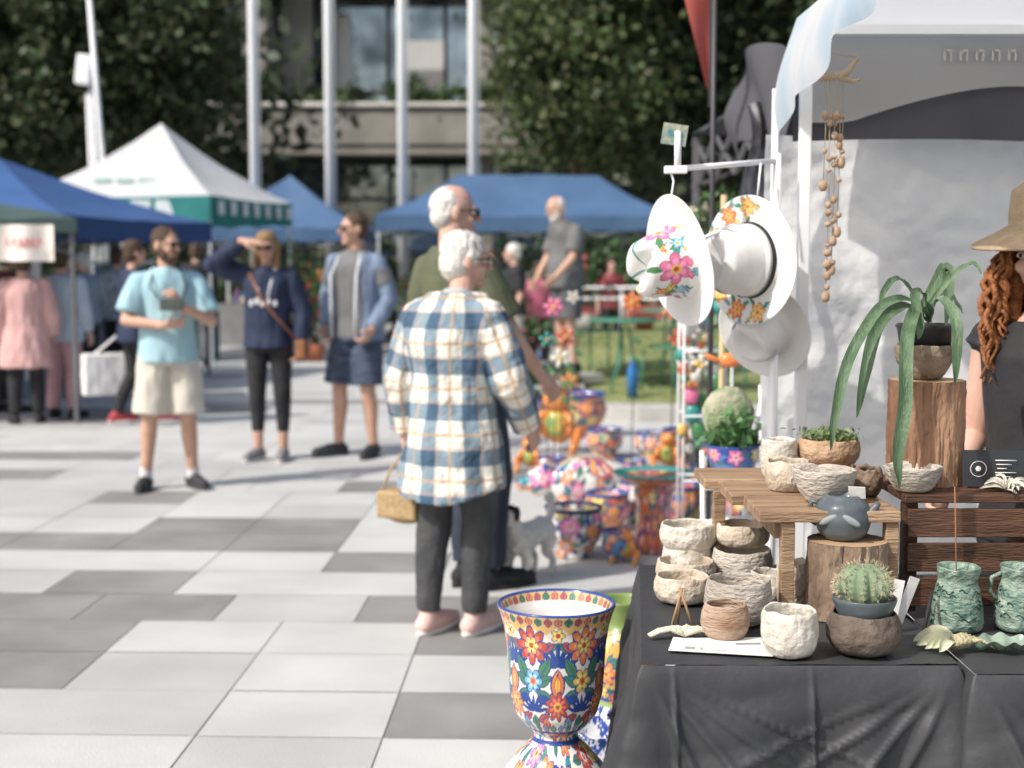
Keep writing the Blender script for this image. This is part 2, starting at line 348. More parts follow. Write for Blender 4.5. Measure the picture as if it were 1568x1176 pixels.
def tent(name,cs,ze,zp,ridge=None,val=.25,m=fb,mv=None,sag=.12,legs=True,lm_=None):
    e=grp(name); cs=[Vector((*c,ze)) for c in cs]; c0=sum(cs,Vector())/4; c0.z=zp; lm_=lm_ or fp
    ra,rb=(Vector((*ridge[0],zp)),Vector((*ridge[1],zp))) if ridge else (c0,c0)
    near=lambda p:ra if (p-ra).length<(p-rb).length else rb
    for i in range(4):
        a,b=cs[i],cs[(i+1)%4]; ta,tb=near(a),near(b)
        def f(u,v,a=a,b=b,ta=ta,tb=tb):
            q=a.lerp(b,u).lerp(ta.lerp(tb,u),v); q=q.copy(); q.z-=sag*math.sin(math.pi*v)*(.6+.4*math.sin(math.pi*u)); q.z-=.03*math.sin(math.pi*u)*(1-v)
            q.z+=.02*noise.noise(q*2.2); return q
        mobj('roof_panel_%d'%i,grid(f,24,14),m,e)
        if val:
            n=(b-a).cross(Vector((0,0,1))).normalized()
            def g(u,v,a=a,b=b,n=n):
                q=a.lerp(b,u); q.z-=.03*math.sin(math.pi*u)+v*val*(1+.04*math.sin(u*40)); return q+n*(.01+.012*math.sin(u*22)*v)
            mobj('valance_%d'%i,grid(g,48,3),mv or m,e)
        if legs:
            q=a.lerp(c0,.02); mobj('leg_%d'%i,beam((q.x,q.y,0),(q.x,q.y,ze-.02),.04),lm_,e,smooth=False)
            n=4; pr=[]
            for k in range(n):
                p0=a.lerp(b,k/n);p1=a.lerp(b,(k+1)/n)
                pr+=[beam((p0.x,p0.y,ze-.06),(p1.x,p1.y,ze-.33),.02),beam((p0.x,p0.y,ze-.33),(p1.x,p1.y,ze-.06),.02)]
            V,Fc=merge(pr); V=V+(np.array(c0)-V.mean(0))*np.array([.03,.03,0]); mobj('truss_%d'%i,(V,Fc),lm_,e,smooth=False)
    return e
def rect(cx,cy,w,d,yaw):
    y=math.radians(yaw); R=Matrix.Rotation(y,2); return [tuple(Vector((cx,cy))+R@Vector(q)) for q in((-w/2,-d/2),(w/2,-d/2),(w/2,d/2),(-w/2,d/2))]
e=tent('white_market_tent',[(-7.1,20.6),(-4.30,20.4),(-3.62,23.5),(-6.5,23.8)],2.45,3.62,None,.36,fw,ft,.16)
pr=[]
lg=mat('print_pale',(.6,.65,.65),scale=3)
for k in range(2): pr.append(box((-5.3+k*.35,20.44,2.27),(.28,.01,.22)))
for k in range(7): pr.append(box((-4.19+.095*k,20.66+.43*k,2.28),(.01,.2,.2),Matrix.Rotation(-.22,3,'Z')))
mobj('valance_logos',merge(pr),lg,e,smooth=False)
mobj('roof_print',merge([box((-6.0+.33*k,20.98,2.70),(.24,.01,.10),Matrix.Rotation(-.9,3,'X')) for k in range(4)]),mat('roof_print_green',(.30,.42,.38)),e,smooth=False)
tent('blue_market_tent',rect(-4.1,26.5,3,3,0),2.1,3.1,None,.22,fbl,None,.14)
tent('blue_market_tent',[(-2.3,24),(2.75,24.3),(2.9,27.3),(-2.1,27)],2.28,3.05,[(-.95,25.6),(1.55,25.8)],.24,fbl,None,.1)
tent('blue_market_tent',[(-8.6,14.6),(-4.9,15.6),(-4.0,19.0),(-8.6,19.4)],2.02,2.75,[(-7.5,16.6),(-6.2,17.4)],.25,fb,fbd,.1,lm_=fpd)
tent('green_market_tent',[(-8.0,11.6),(-4.02,13.2),(-4.7,15.4),(-8.6,14.4)],1.90,2.55,None,.12,fg,None,.1,lm_=fpd)
tarpb=mat('tarp_blue_grey',(.50,.55,.62),(.6,.64,.70),scale=1.5,rough=.6,trans=.3,bump=.5,bscale=4)
e=grp('stall_side_wall',(0,0,0)); 
def wf(u,v):
    p=Vector((-4.52-.75*u,13.6+1.8*u,.25+1.65*v)); p.x+=.03*math.sin(u*20+v*2); return p
mobj('tarp',grid(wf,30,10),tarpb,e)
e=grp('stall_banner',W(38,372,12.6)); mobj('cloth',grid(lambda u,v:((u-.5)*.5,.03*math.sin(u*9),(v-.5)*.32),20,6),mat('banner_cream',(.72,.66,.6),scale=4),e)
mobj('red_lettering',merge([tube([(-.15+.055*i,-.04,-.04),(-.135+.055*i,-.04,.05),(-.12+.055*i,-.04,-.03+.02*(i%2))],.006,5) for i in range(6)]),mat('red_print',(.5,.05,.05)),e,smooth=False)
def goods_table(loc,yaw,w,colr,n,seed,name='market_table'):
    r=random.Random(seed); e=grp(name,loc,yaw)
    mobj('table_cloth',box((0,0,.37),(w,.7,.74)),mat('cloth_%d'%seed,colr,scale=4,bump=.4),e,smooth=False)
    ps=[];C=[]
    for i in range(n):
        h=r.uniform(.08,.3);ww=r.uniform(.05,.14); p=box((r.uniform(-w/2+.1,w/2-.1),r.uniform(-.25,.25),.745+h/2),(ww,ww,h)) if i%2 else ell((r.uniform(-w/2+.1,w/2-.1),r.uniform(-.25,.25),.745+h/2),(ww*.6,ww*.6,h/2))
        ps.append(p); c=r.choice([(.6,.55,.5),(.4,.1,.08),(.1,.25,.35),(.5,.35,.1),(.08,.2,.08),(.6,.6,.62),(.3,.1,.3)]); C+= [c]*len(p[0])
    mobj('goods',merge(ps),mat('goods_mat',None,attr=True,rough=.5),e,smooth=False,cols=np.array(C)); return e
goods_table((-5.4,16.6,0),70,2.6,(.3,.3,.33),26,11)
goods_table((-5.6,21.6,0),5,2.2,(.05,.1,.1),20,12)
goods_table((-4.1,25.6,0),0,2.6,(.2,.2,.2),24,13)
goods_table((-.9,25.2,0),0,2.2,(.08,.08,.1),22,14); goods_table((1.7,25.3,0),0,1.9,(.35,.1,.1),22,15)
for i,(x,y,r_,h,fl) in enumerate([(-3.0,21.5,.3,1.0,(.6,.1,.1)),(-3.4,22.4,.4,1.5,(.7,.3,.1)),(-2.6,23,.4,.9,None),(-2.2,22,.3,.8,(.6,.5,.1)),(.4,20.5,.4,.9,(.6,.15,.3)),(1.1,21,.4,1.2,(.5,.1,.1)),(2.0,21.5,.5,1.3,None),(2.8,21,.4,1.0,(.6,.3,.4)),(3.4,20,.5,1.3,None),(-7.2,19.8,.3,1.1,(.6,.4,.1)),(.2,18.6,.25,.7,(.7,.2,.3)),(-3.7,24,.5,1.6,None),(-1.6,23.5,.4,1.3,(.6,.1,.1))]):
    e=plant('potted_plant',(x,y,lawnz(x,y) if x>.7 else 0),r_,h,420,.06,(.05,.11,.035),z0=.22,flowers=fl)
    mobj('pot',lathe([(0,0),(.12,0),(.18,.26),(.16,.26),(.14,.2),(0,.2)],20),mat('terracotta_%d'%(i%3),[(.35,.12,.06),(.1,.15,.25),(.3,.3,.28)][i%3]),e)
e=grp('fabric_rack',(-4.75,17.2,0),-20)
mobj('rail',merge([tube([(-.5,0,0),(-.5,0,1.5)],.015,8),tube([(.5,0,0),(.5,0,1.5)],.015,8),tube([(-.5,0,1.5),(.5,0,1.5)],.015,8)]),fp,e)
for i in range(6):
    mobj('garment_%d'%i,grid(lambda u,v,i=i:(-.42+.16*i+(u-.5)*.15,.04*math.sin(u*12+i)-.05,1.48-v*(.75+.1*(i%3))),12,8),mat('fabric_print_%d'%(i%3),[(.3,.4,.5),(.6,.6,.62),(.1,.2,.3)][i%3],[(.7,.7,.7),(.2,.4,.5),(.4,.5,.3)][i%3],scale=22),e)
# ================================================================ people
def interp(z,T): return np.interp(z,T[0],T[1])
TZ=[.45,.80,.90,1.0,1.12,1.25,1.36,1.42,1.46,1.49]
TX=[.185,.180,.172,.158,.150,.165,.178,.150,.105,.062]
TY=[.135,.135,.125,.110,.105,.118,.118,.100,.080,.060]
def V3(*a): return Vector(a)
def handprims(wr,d,nrm,side,curl=.5,s=1.0):
    d=d.normalized(); nrm=(nrm-d*nrm.dot(d)).normalized(); lat=d.cross(nrm)*side
    ps=[]
    R=Matrix((lat,nrm,d)).transposed()
    ps.append(ell(wr+d*.05*s,(.040*s,.017*s,.055*s),R)); ps.append(caps(wr-d*.02,wr+d*.03*s,.026*s,.024*s))
    for k,(o,l) in enumerate([(.028,.072),(.010,.082),(-.009,.075),(-.026,.058)]):
        p=wr+d*.088*s+lat*o*s
        d1=(d*math.cos(curl*.6)+nrm*math.sin(curl*.6)+lat*o*2).normalized(); d2=(d*math.cos(curl*1.6)+nrm*math.sin(curl*1.6)).normalized(); d3=(d*math.cos(curl*2.4)+nrm*math.sin(curl*2.4)).normalized()
        a=p+d1*l*.5*s;b=a+d2*l*.32*s;c=b+d3*l*.25*s
        ps.append(tube([p-d*.03*s,p,a,b,c,c+d3*.004],[.0095*s,.0098*s,.0092*s,.0086*s,.0075*s,.003],8))
    p=wr+d*.025*s+lat*.028*s; dt=(lat*.75+d*.65+nrm*.3).normalized(); a=p+dt*.04*s; b=a+(dt*.5+d*.8+nrm*.3).normalized()*.032*s
    ps.append(tube([p-dt*.012,p,a,b,b+d*.004],[.013*s,.0125*s,.011*s,.0085*s,.004],8))
    return ps
class Fig:
    def __init__(s,name,loc,yaw,height,J={},hy=0,hp=0,w=1,dpt=1,vox=.008,roll=0):
        s.E=grp(name,loc,yaw,height/1.75); s.w=w; s.d=dpt; s.vox=vox
        s.J=dict(pel=V3(0,0,.93),chest=V3(0,0,1.28),neck=V3(0,.0,1.48),head=V3(0,.03,1.635),
          shR=V3(.172*w,0,1.395),shL=V3(-.172*w,0,1.395),elR=V3(.24*w,-.03,1.12),elL=V3(-.24*w,-.03,1.12),wrR=V3(.25*w,.06,.88),wrL=V3(-.25*w,.06,.88),
          hipR=V3(.09,0,.90),hipL=V3(-.09,0,.90),knR=V3(.105,.02,.49),knL=V3(-.105,.02,.49),anR=V3(.115,-.03,.085),anL=V3(-.115,-.03,.085),
          toR=V3(.15,.13,.03),toL=V3(-.15,.13,.03))
        s.J.update({k:Vector(v) for k,v in J.items()})
        s.HM=Matrix.Translation(s.J['head'])@Matrix.Rotation(math.radians(hy),4,'Z')@Matrix.Rotation(math.radians(roll),4,'Y')@Matrix.Rotation(math.radians(hp),4,'X')
    def c(s,z):
        J=s.J; a=[J['pel'],J['chest'],J['neck']]; zz=[q.z for q in a]
        return np.interp(z,zz,[q.x for q in a]),np.interp(z,zz,[q.y for q in a])
    def torso(s,z0,z1,ease,flare=0,belly=0,hemc=0):
        R=[]; n=24
        for k,z in enumerate(np.linspace(z0,z1,14)):
            cx,cy=s.c(z); rx=(interp(z,(TZ,TX))*s.w+ease)+flare*max(0,1.0-z); ry=interp(z,(TZ,TY))*s.d+ease+flare*max(0,1.0-z)
            b=belly*math.exp(-((z-1.03)/.14)**2)
            R.append(np.array([[cx+rx*math.cos(a),cy+(ry+ (b if math.sin(a)>0 else 0))*math.sin(a),z+(hemc*math.cos(a)**4*(1-k/5) if k<5 else 0)] for a in [2*math.pi*j/n for j in range(n)]]))
        return loft(R)
    def skin(s,m,curlR=.5,curlL=.5,nR=None,nL=None,belly=0,hands='RL',dR=None,dL=None):
        J=s.J; ps=[s.torso(.84,1.49,-.012,belly=belly)]
        ps.append(caps(J['neck']-V3(0,0,.06),J['head']+V3(0,-.015,-.05),.058*s.w,.053*s.w))
        for S,sg in(('R',1),('L',-1)):
            ps+= [caps((J['chest'].x,J['neck'].y,1.39),J['sh'+S],.05,.052*s.w),caps(J['sh'+S],J['el'+S],.05*s.w,.039),caps(J['el'+S],J['wr'+S],.041,.026),
                  caps(J['hip'+S],J['kn'+S],.082,.056),tube([J['kn'+S]+V3(0,0,.02),J['kn'+S],J['kn'+S].lerp(J['an'+S],.3)+V3(0,-.015,0),J['kn'+S].lerp(J['an'+S],.7),J['an'+S],J['an'+S]-V3(0,0,.03)],[.05,.055,.056,.042,.035,.03],12),
                  caps(J['an'+S]+V3(0,0,-.03),J['to'+S]+V3(0,0,.005),.035,.026)]
            if S in hands:
                d=(J['wr'+S]-J['el'+S]) if (dR if S=='R' else dL) is None else Vector(dR if S=='R' else dL)
                nn=(nR if S=='R' else nL); nn=Vector(nn) if nn is not None else V3(-sg,.25,0)
                dd=d.normalized(); n2=(nn-dd*nn.dot(dd)).normalized(); lat=dd.cross(n2); side=1 if lat.dot(V3(0,1,.3))>0 else -1
                ps+=handprims(J['wr'+S],dd,nn,side,curlR if S=='R' else curlL)
        hp=[ell((0,-.012,.022),(.076,.094,.096)),ell((0,.025,-.035),(.058,.062,.078)),ell((0,.066,-.095),(.026,.022,.02)),
            tube([(0,.075,.025),(0,.092,.005),(0,.112,-.026),(0,.10,-.034)],[.008,.010,.015,.008],8),ell((0,.078,.024),(.05,.014,.011)),
            ell((.079,-.005,-.008),(.011,.021,.032)),ell((-.079,-.005,-.008),(.011,.021,.032)),ell((.035,.06,-.03),(.024,.024,.02)),ell((-.035,.06,-.03),(.024,.024,.02)),
            ell((0,.083,-.062),(.022,.011,.009))]
        ps+=[xf(p,s.HM) for p in hp]
        fuse('body',ps,m,s.E,s.vox*.85,2)
        lips=mat('lips',(.42,.16,.13),scale=30)
        ew=mat('eye_white',(.6,.58,.55)); ed=mat('eye_dark',(.02,.015,.012),rough=.15); bw=mat('eyebrow',(.08,.05,.035))
        mobj('lips',xf(ell((0,.087,-.0625),(.021,.009,.0065)),s.HM),lips,s.E)
        mobj('eyes',merge([xf(ell((x,.078,.003),(.014,.010,.008)),s.HM) for x in(.03,-.03)]),ew,s.E)
        mobj('irises',merge([xf(ell((x,.086,.003),(.0055,.004,.0055)),s.HM) for x in(.03,-.03)]),ed,s.E)
        mobj('eyebrows',merge([xf(caps((x-.014,.089,.022),(x+.014,.088,.024),.0035,.003,6),s.HM) for x in(.031,-.031)]),bw,s.E)
    def top(s,m,hem,ease=.018,sleeve=.7,flare=0,belly=0,name='shirt',wr=.006,zt=1.485,vox=None,er=0,extra=[],hemc=0):
        J=s.J; ps=[s.torso(hem,zt,ease,flare,belly,hemc)]
        for S in 'RL':
            ps.append(caps((s.c(1.39)[0],s.c(1.39)[1],1.395),J['sh'+S],.055+ease*.5,.056+ease*.6))
            if sleeve<=1: ps.append(tube([J['sh'+S],J['sh'+S].lerp(J['el'+S],sleeve*.5),J['sh'+S].lerp(J['el'+S],sleeve)],[.056+ease*.7,.060+ease,.058+ease*1.1+er],14))
            else:
                f=min(.97,sleeve-1); ps+= [caps(J['sh'+S],J['el'+S],.056+ease*.8,.048+ease*.7+er)]
                ps.append(tube([J['el'+S],J['el'+S].lerp(J['wr'+S],f*.5),J['el'+S].lerp(J['wr'+S],f)],[.047+ease*.7+er,.042+ease*.6+er,.035+ease*.5+er],14))
        return fuse(name,ps+extra,m,s.E,vox or s.vox,3,wr)
    def pants(s,m,ln=1.9,ease=.012,er=0,waist=1.02,name='trousers',wr=.005):
        J=s.J; ps=[s.torso(.84,waist,ease*.6)]
        for S in 'RL':
            h,k,a=J['hip'+S],J['kn'+S],J['an'+S]
            if ln<=1: ps.append(tube([h+V3(0,0,.03),h,h.lerp(k,ln*.5),h.lerp(k,ln)],[.085+ease,.092+ease,.088+ease+er*.5,.078+ease*1.3+er],16))
            else:
                ps+=[caps(h,k,.09+ease,.060+ease+er)]; f=ln-1
                ps.append(tube([k+V3(0,0,.03),k,k.lerp(a,f*.5)+V3(0,-.012,0),k.lerp(a,f)],[.058+ease+er,.060+ease+er,.052+ease+er,.040+ease+er],16))
        return fuse(name,ps,m,s.E,s.vox,3,wr,(11,11,7))
    def shoes(s,m,ms=None,sock=None):
        J=s.J
        for S in 'RL':
            a,t=J['an'+S],J['to'+S]; d=(t-a); d.z=0; d.normalize(); z0=a.z-.085
            heel=V3(a.x,a.y,z0+.045)-d*.035; toe=V3(t.x,t.y,z0+.035)+d*.02
            fuse('shoe_'+S,[caps(heel,heel.lerp(toe,.5)+V3(0,0,.012),.043,.045),caps(heel.lerp(toe,.5)+V3(0,0,.005),toe,.045,.038),caps(heel+d*.02,heel+d*.03+V3(0,0,.04),.042,.04)],m,s.E,.007,2,zmin=z0+.012)
            sd_=V3(-d.y,d.x,0); ring=[]
            for zz in (z0+.001,z0+.024):
                c=[]
                for k in range(20):
                    an=2*math.pi*k/20; q=heel.lerp(toe,.5)+d*math.cos(an)*((toe-heel).length/2+.045)+sd_*math.sin(an)*.047; c.append([q.x,q.y,zz])
                ring.append(np.array(c))
            mobj('sole_'+S,loft(ring),ms or m,s.E)
            if sock: fuse('sock_'+S,[caps(a-V3(0,0,.03),a+V3(0,0,.05),.042,.043)],sock,s.E,.007,1)
    def hair(s,m,style='short',wr=.005):
        ps=[ell((0,-.022,.043),(.084,.095,.084)),ell((0,-.045,-.01),(.077,.066,.078))]
        if style=='full': ps=[ell((0,-.022,.042),(.088,.100,.090)),ell((0,-.045,-.015),(.083,.072,.085)),ell((.07,.0,.02),(.018,.045,.04)),ell((-.07,.0,.02),(.018,.045,.04))]
        if style=='long': ps+= [ell((0,-.05,-.08),(.085,.055,.12)),caps((.075,-.01,.02),(.085,.03,-.17),.028,.02),caps((-.075,-.01,.02),(-.085,.03,-.17),.028,.02),ell((0,.0,.07),(.078,.086,.06))]
        if style=='bald': ps=[ell((0,-.03,.028),(.081,.084,.082)),ell((0,-.05,-.02),(.075,.055,.06))]
        return fuse('hair',[xf(p,s.HM) for p in ps],m,s.E,.006,2,wr,(48,48,30))
    def beard(s,m): fuse('beard',[xf(p,s.HM) for p in[ell((0,.045,-.09),(.05,.045,.035)),ell((.05,.02,-.06),(.018,.04,.045)),ell((-.05,.02,-.06),(.018,.04,.045)),ell((0,.09,-.048),(.028,.012,.007))]],m,s.E,.006,1,.003,(60,60,60))
    def glasses(s,dark=True,col=None):
        gm=mat('sunglass_lens',(.015,.015,.018),rough=.1) if dark else mat('clear_lens',(.25,.22,.2),rough=.1)
        fr=mat('spectacle_frame',(.03,.025,.02),rough=.3)
        mobj('lenses',merge([xf(ell((x,.098,.003),(.026,.006,.019)),s.HM) for x in(.031,-.031)]),gm,s.E)
        mobj('spectacle_frames',merge([xf(tube([(-.06,.094,.012),(-.03,.104,.018),(0,.104,.012),(.03,.104,.018),(.06,.094,.012)],.003,6),s.HM)]+[xf(tube([(x*.06,.094,.012),(x*.08,.05,.010),(x*.083,-.01,.004)],.0028,6),s.HM) for x in(1,-1)]),fr,s.E)
sk1=mat('skin_light',(.52,.30,.21),(.60,.37,.27),scale=12,rough=.55); sk2=mat('skin_pink',(.56,.33,.25),(.64,.41,.33),scale=12,rough=.55)
hb=mat('hair_brown',(.05,.028,.016),(.10,.06,.035),scale=60,rough=.6,bump=.8,bscale=120); hw=mat('hair_white',(.60,.57,.52),(.78,.75,.70),scale=60,rough=.7,bump=.8,bscale=110)
hbl=mat('hair_blonde',(.20,.12,.05),(.34,.22,.10),scale=60,rough=.6,bump=.8,bscale=120)
black=mat('cloth_black',(.016,.016,.018),(.030,.030,.033),scale=10,rough=.8,bump=.3,bscale=60)
# --- plaid woman
def plaid_mat():
    m=bpy.data.materials.new('plaid_flannel'); m.use_nodes=True; nt=m.node_tree; L=nt.links; b=nt.nodes['Principled BSDF']; b.inputs['Roughness'].default_value=.9
    at=NN(nt,'ShaderNodeAttribute',attribute_name='pc'); sp=NN(nt,'ShaderNodeSeparateXYZ'); L.new(at.outputs['Vector'],sp.inputs[0])
    def mt(op,a,b_=None,c=None):
        n=NN(nt,'ShaderNodeMath',operation=op)
        for i,x in enumerate((a,b_,c)):
            if x is None: continue
            if isinstance(x,(int,float)): n.inputs[i].default_value=x
            else: L.new(x,n.inputs[i])
        return n.outputs[0]
    def band(src,ph,lo,hi,per=.190):
        f=mt('FRACT',mt('ADD',mt('DIVIDE',src,per),ph+20)); return mt('MULTIPLY',mt('GREATER_THAN',f,lo),mt('LESS_THAN',f,hi))
    def mix(fac,a,bc,op='MIX',k=1):
        n=NN(nt,'ShaderNodeMix',data_type='RGBA',blend_type=op)
        L.new(mt('MULTIPLY',fac,k),n.inputs[0])
        if isinstance(a,tuple): n.inputs[6].default_value=(*a,1)
        else: L.new(a,n.inputs[6])
        n.inputs[7].default_value=(*bc,1); return n.outputs[2]
    u,v=sp.outputs[0],sp.outputs[1]
    c=mix(band(u,.2,.0,.36),(.78,.75,.66),(.27,.38,.51),'MULTIPLY')
    c=mix(band(v,0,.0,.36),c,(.25,.36,.49),'MULTIPLY')
    c=mix(band(u,.2,.66,.72),c,(.52,.30,.14),k=.7); c=mix(band(v,0,.66,.72),c,(.52,.30,.14),k=.7)
    c=mix(band(u,.2,.37,.42),c,(.45,.22,.14),k=.45); c=mix(band(v,0,.37,.42),c,(.45,.22,.14),k=.45)
    L.new(c,b.inputs['Base Color'])
    tc=NN(nt,'ShaderNodeTexCoord'); nz=NN(nt,'ShaderNodeTexNoise'); nz.inputs['Scale'].default_value=14; L.new(tc.outputs['Object'],nz.inputs['Vector'])
    bp=NN(nt,'ShaderNodeBump'); bp.inputs['Strength'].default_value=.8; bp.inputs['Distance'].default_value=.03; L.new(nz.outputs[0],bp.inputs['Height']); L.new(bp.outputs[0],b.inputs['Normal'])
    return m
def plaid_coords(o,fig):
    me=o.data; n=len(me.vertices); co=np.empty(n*3,np.float32); me.vertices.foreach_get('co',co); co=co.reshape(-1,3).astype(float)
    cx,cy=np.zeros(n),np.zeros(n)
    for i in range(n): cx[i],cy[i]=fig.c(co[i,2])
    u=np.arctan2(co[:,0]-cx,-(co[:,1]-cy))*.20; v=co[:,2].copy()
    for S in 'RL':
        for a,b,off in((fig.J['sh'+S],fig.J['el'+S],0),(fig.J['el'+S],fig.J['wr'+S],0)):
            A=np.array(a);B=np.array(b);d=B-A;L=np.linalg.norm(d);d/=L; t=(co-A)@d; q=co-A-np.outer(np.clip(t,0,L),d); dist=np.linalg.norm(q,axis=1)
            rx=np.interp(co[:,2],TZ,TX)*fig.w+.035
            k=(dist<.105)&(np.abs(co[:,0]-cx)>rx*.96)&(t>-.02)&(co[:,2]<1.40)
            s1=np.cross(d,[0,1,0]); s1/=np.linalg.norm(s1); s2=np.cross(d,s1)
            u=np.where(k,np.arctan2(q@s1,q@s2)*.075+.05,u); v=np.where(k,A[2]-t*1.0,v)
    at=me.attributes.new('pc','FLOAT_VECTOR','POINT'); P=np.stack([u,v,np.zeros(n)],1).astype(np.float32); at.data.foreach_set('vector',P.ravel())
p=G(694,972)
f=Fig('plaid_shirt_woman',p,-28,1.64,dict(neck=V3(0,.05,1.46),head=V3(0.01,.105,1.615),chest=V3(0,.0,1.28),shR=V3(.165,.01,1.375),shL=V3(-.165,.0,1.37),
   elR=V3(.265,.04,1.10),wrR=V3(.27,.20,.89),elL=V3(-.25,-.02,1.10),wrL=V3(-.27,.05,.86),knR=V3(.095,.06,.49),anR=V3(.075,.05,.085),toR=V3(.09,.22,.03),knL=V3(-.09,.0,.49),anL=V3(-.105,-.03,.085),toL=V3(-.10,.14,.03)),hy=-48,hp=-6,w=1.0,dpt=1.15,vox=.007)
f.skin(sk2,.9,1.3); o=f.top(plaid_mat(),.60,.036,1.93,flare=.05,wr=.017,name='plaid_shirt',er=.010,hemc=.08,zt=1.475); plaid_coords(o,f)
fuse('collar',[xf(ell((0,0,0),(.072,.064,.03)),Matrix.Translation((0,.045,1.47))@Matrix.Rotation(-.25,4,'X'))],mat('collar_cloth',(.55,.52,.45),(.3,.36,.42),scale=30),f.E,.007)
f.pants(mat('trousers_charcoal',(.045,.047,.05),(.07,.072,.075),scale=14,rough=.85,bump=.6),1.95,.010,.004,wr=.009)
f.shoes(mat('shoe_pale_pink',(.62,.42,.38),scale=14),mat('sole_white',(.6,.58,.55))); f.hair(hw,'full',.006); f.glasses(False)
straw=mat('woven_straw',(.40,.27,.13),(.55,.40,.22),scale=60,rough=.85,bump=1,bscale=160)
wl=f.J['wrL']
fuse('handbag',[box((wl.x+.02,wl.y+.0,.555),(.20,.24,.12)),ell((wl.x+.02,wl.y,.52),(.11,.13,.06))],straw,f.E,.008,5)
mobj('bag_strap',tube([(wl.x-.07,wl.y-.08,.61),(wl.x-.05,wl.y-.04,.70),(wl.x-.0,wl.y+.02,.80),(wl.x+.05,wl.y+.05,.70),(wl.x+.09,wl.y+.08,.61)],.006,8),straw,f.E)
# --- tall old man beside her
p=G(706,900)
f=Fig('white_haired_man',p,-50,1.86,dict(neck=V3(-.03,-.02,1.47),head=V3(-.05,.01,1.63),chest=V3(-.01,0,1.28),shR=V3(.14,0,1.395),shL=V3(-.22,0,1.39),elL=V3(-.28,.0,1.12),wrL=V3(-.26,.12,.92),elR=V3(.22,.10,1.12),wrR=V3(.22,.28,.92),
  hipR=V3(.10,.02,.9),knR=V3(.12,.09,.49),anR=V3(.11,.08,.085),toR=V3(.13,.25,.03),hipL=V3(-.05,.02,.9),knL=V3(-.04,.08,.49),anL=V3(-.03,.05,.085),toL=V3(-.05,.23,.03)),hy=-28,hp=-4,w=1.05)
f.skin(sk2); f.top(mat('shirt_olive',(.085,.095,.055),(.12,.13,.075),scale=8,bump=.3),.86,.02,.8); f.pants(mat('jeans_navy',(.02,.025,.042),(.03,.036,.06),scale=14),1.95,.012,.01)
f.shoes(black); f.hair(hw,'bald',.004); f.glasses(True)
# --- folded arm man
p=G(262,748)
f=Fig('blue_tshirt_man',p,-162,1.73,dict(elR=V3(.27,.06,1.14),wrR=V3(.04,.23,1.11),elL=V3(-.28,.07,1.13),wrL=V3(-.06,.25,1.24),anR=V3(.16,-.02,.085),knR=V3(.13,.02,.49),toR=V3(.21,.13,.03),anL=V3(-.15,-.03,.085),toL=V3(-.2,.12,.03),knL=V3(-.12,.02,.49)),hy=38,hp=-3,w=1.05,dpt=1.05)
f.skin(sk1,.7,1.0,nR=(0,-.6,.6),nL=(0,-.5,-.5),belly=.02,dR=(-1,.1,.1),dL=(.55,.15,.9))
f.top(mat('tshirt_sky',(.32,.51,.58),(.40,.59,.64),scale=3,rough=.9,bump=.4),.86,.020,.80,belly=.03,er=.004,wr=.011)
f.pants(mat('shorts_beige',(.56,.52,.44),(.64,.60,.52),scale=6,rough=.9,bump=.3),.95,.016,.020,name='shorts',wr=.009)
f.shoes(mat('sneaker_dark',(.03,.032,.036)),mat('sole_dark',(.05,.05,.05)),mat('sock_white',(.6,.6,.6))); f.hair(hb); f.beard(hb); f.glasses()
bevel(mobj('camera_body',box((.0,.31,1.25),(.15,.06,.08)),mat('camera_grey_green',(.10,.12,.10)),f.E,smooth=False),.008); mobj('camera_strap',tube([(-.07,.3,1.28),(-.12,.17,1.36),(-.08,.02,1.50),(.08,.02,1.50),(.12,.17,1.36),(.07,.3,1.28)],.006,6),black,f.E)
# --- shading eyes woman
p=G(414,704)
navy=mat('jacket_navy',(.014,.024,.055),(.024,.036,.08),scale=6,rough=.75,bump=.4)
f=Fig('navy_jacket_woman',p,178,1.73,dict(shR=V3(.17,0,1.42),elR=V3(.40,.08,1.50),wrR=V3(.15,.16,1.68),elL=V3(-.27,-.02,1.13),wrL=V3(-.25,.06,.90),anR=V3(.09,0,.085),toR=V3(.14,.14,.03),knR=V3(.09,.02,.49),anL=V3(-.10,-.02,.085),toL=V3(-.11,.15,.03)),hy=0,hp=-4,w=.98,dpt=1.0)
f.skin(sk1,.25,.6,nR=(0,-.5,-.8),dR=(-.95,.05,-.05)); f.top(navy,.87,.028,1.93,name='jacket',er=.008,wr=.013)
mobj('collar_stripes',merge([tube([(x*.03,.145,1.25),(x*.05,.13,1.36),(x*.07,.07,1.47),(x*.05,-.03,1.49)],.010,6) for x in(1,-1)]),mat('white_trim',(.6,.6,.61)),f.E)
mobj('chest_print',merge([ell((-.08+.045*i,.150-.012*abs(i-2),1.21+.015*(i%2)),(.018,.01,.028)) for i in range(5)]),MC['white_trim'],f.E,smooth=False)
f.pants(black,1.66,.006,0,name='leggings',wr=.003); f.shoes(mat('sneaker_grey',(.18,.18,.19)),MC['sole_white']); f.hair(hbl,'long'); f.glasses()
lea=mat('leather_tan',(.22,.09,.04),(.30,.13,.06),scale=14,rough=.5)
mobj('bag_strap',tube([(.12,.1,1.44),(.02,.165,1.25),(-.1,.16,1.1),(-.24,.10,.93)],.010,8),lea,f.E); fuse('shoulder_bag',[box((-.27,.08,.86),(.08,.16,.15)),ell((-.27,.08,.82),(.05,.09,.06))],lea,f.E,.008,4)
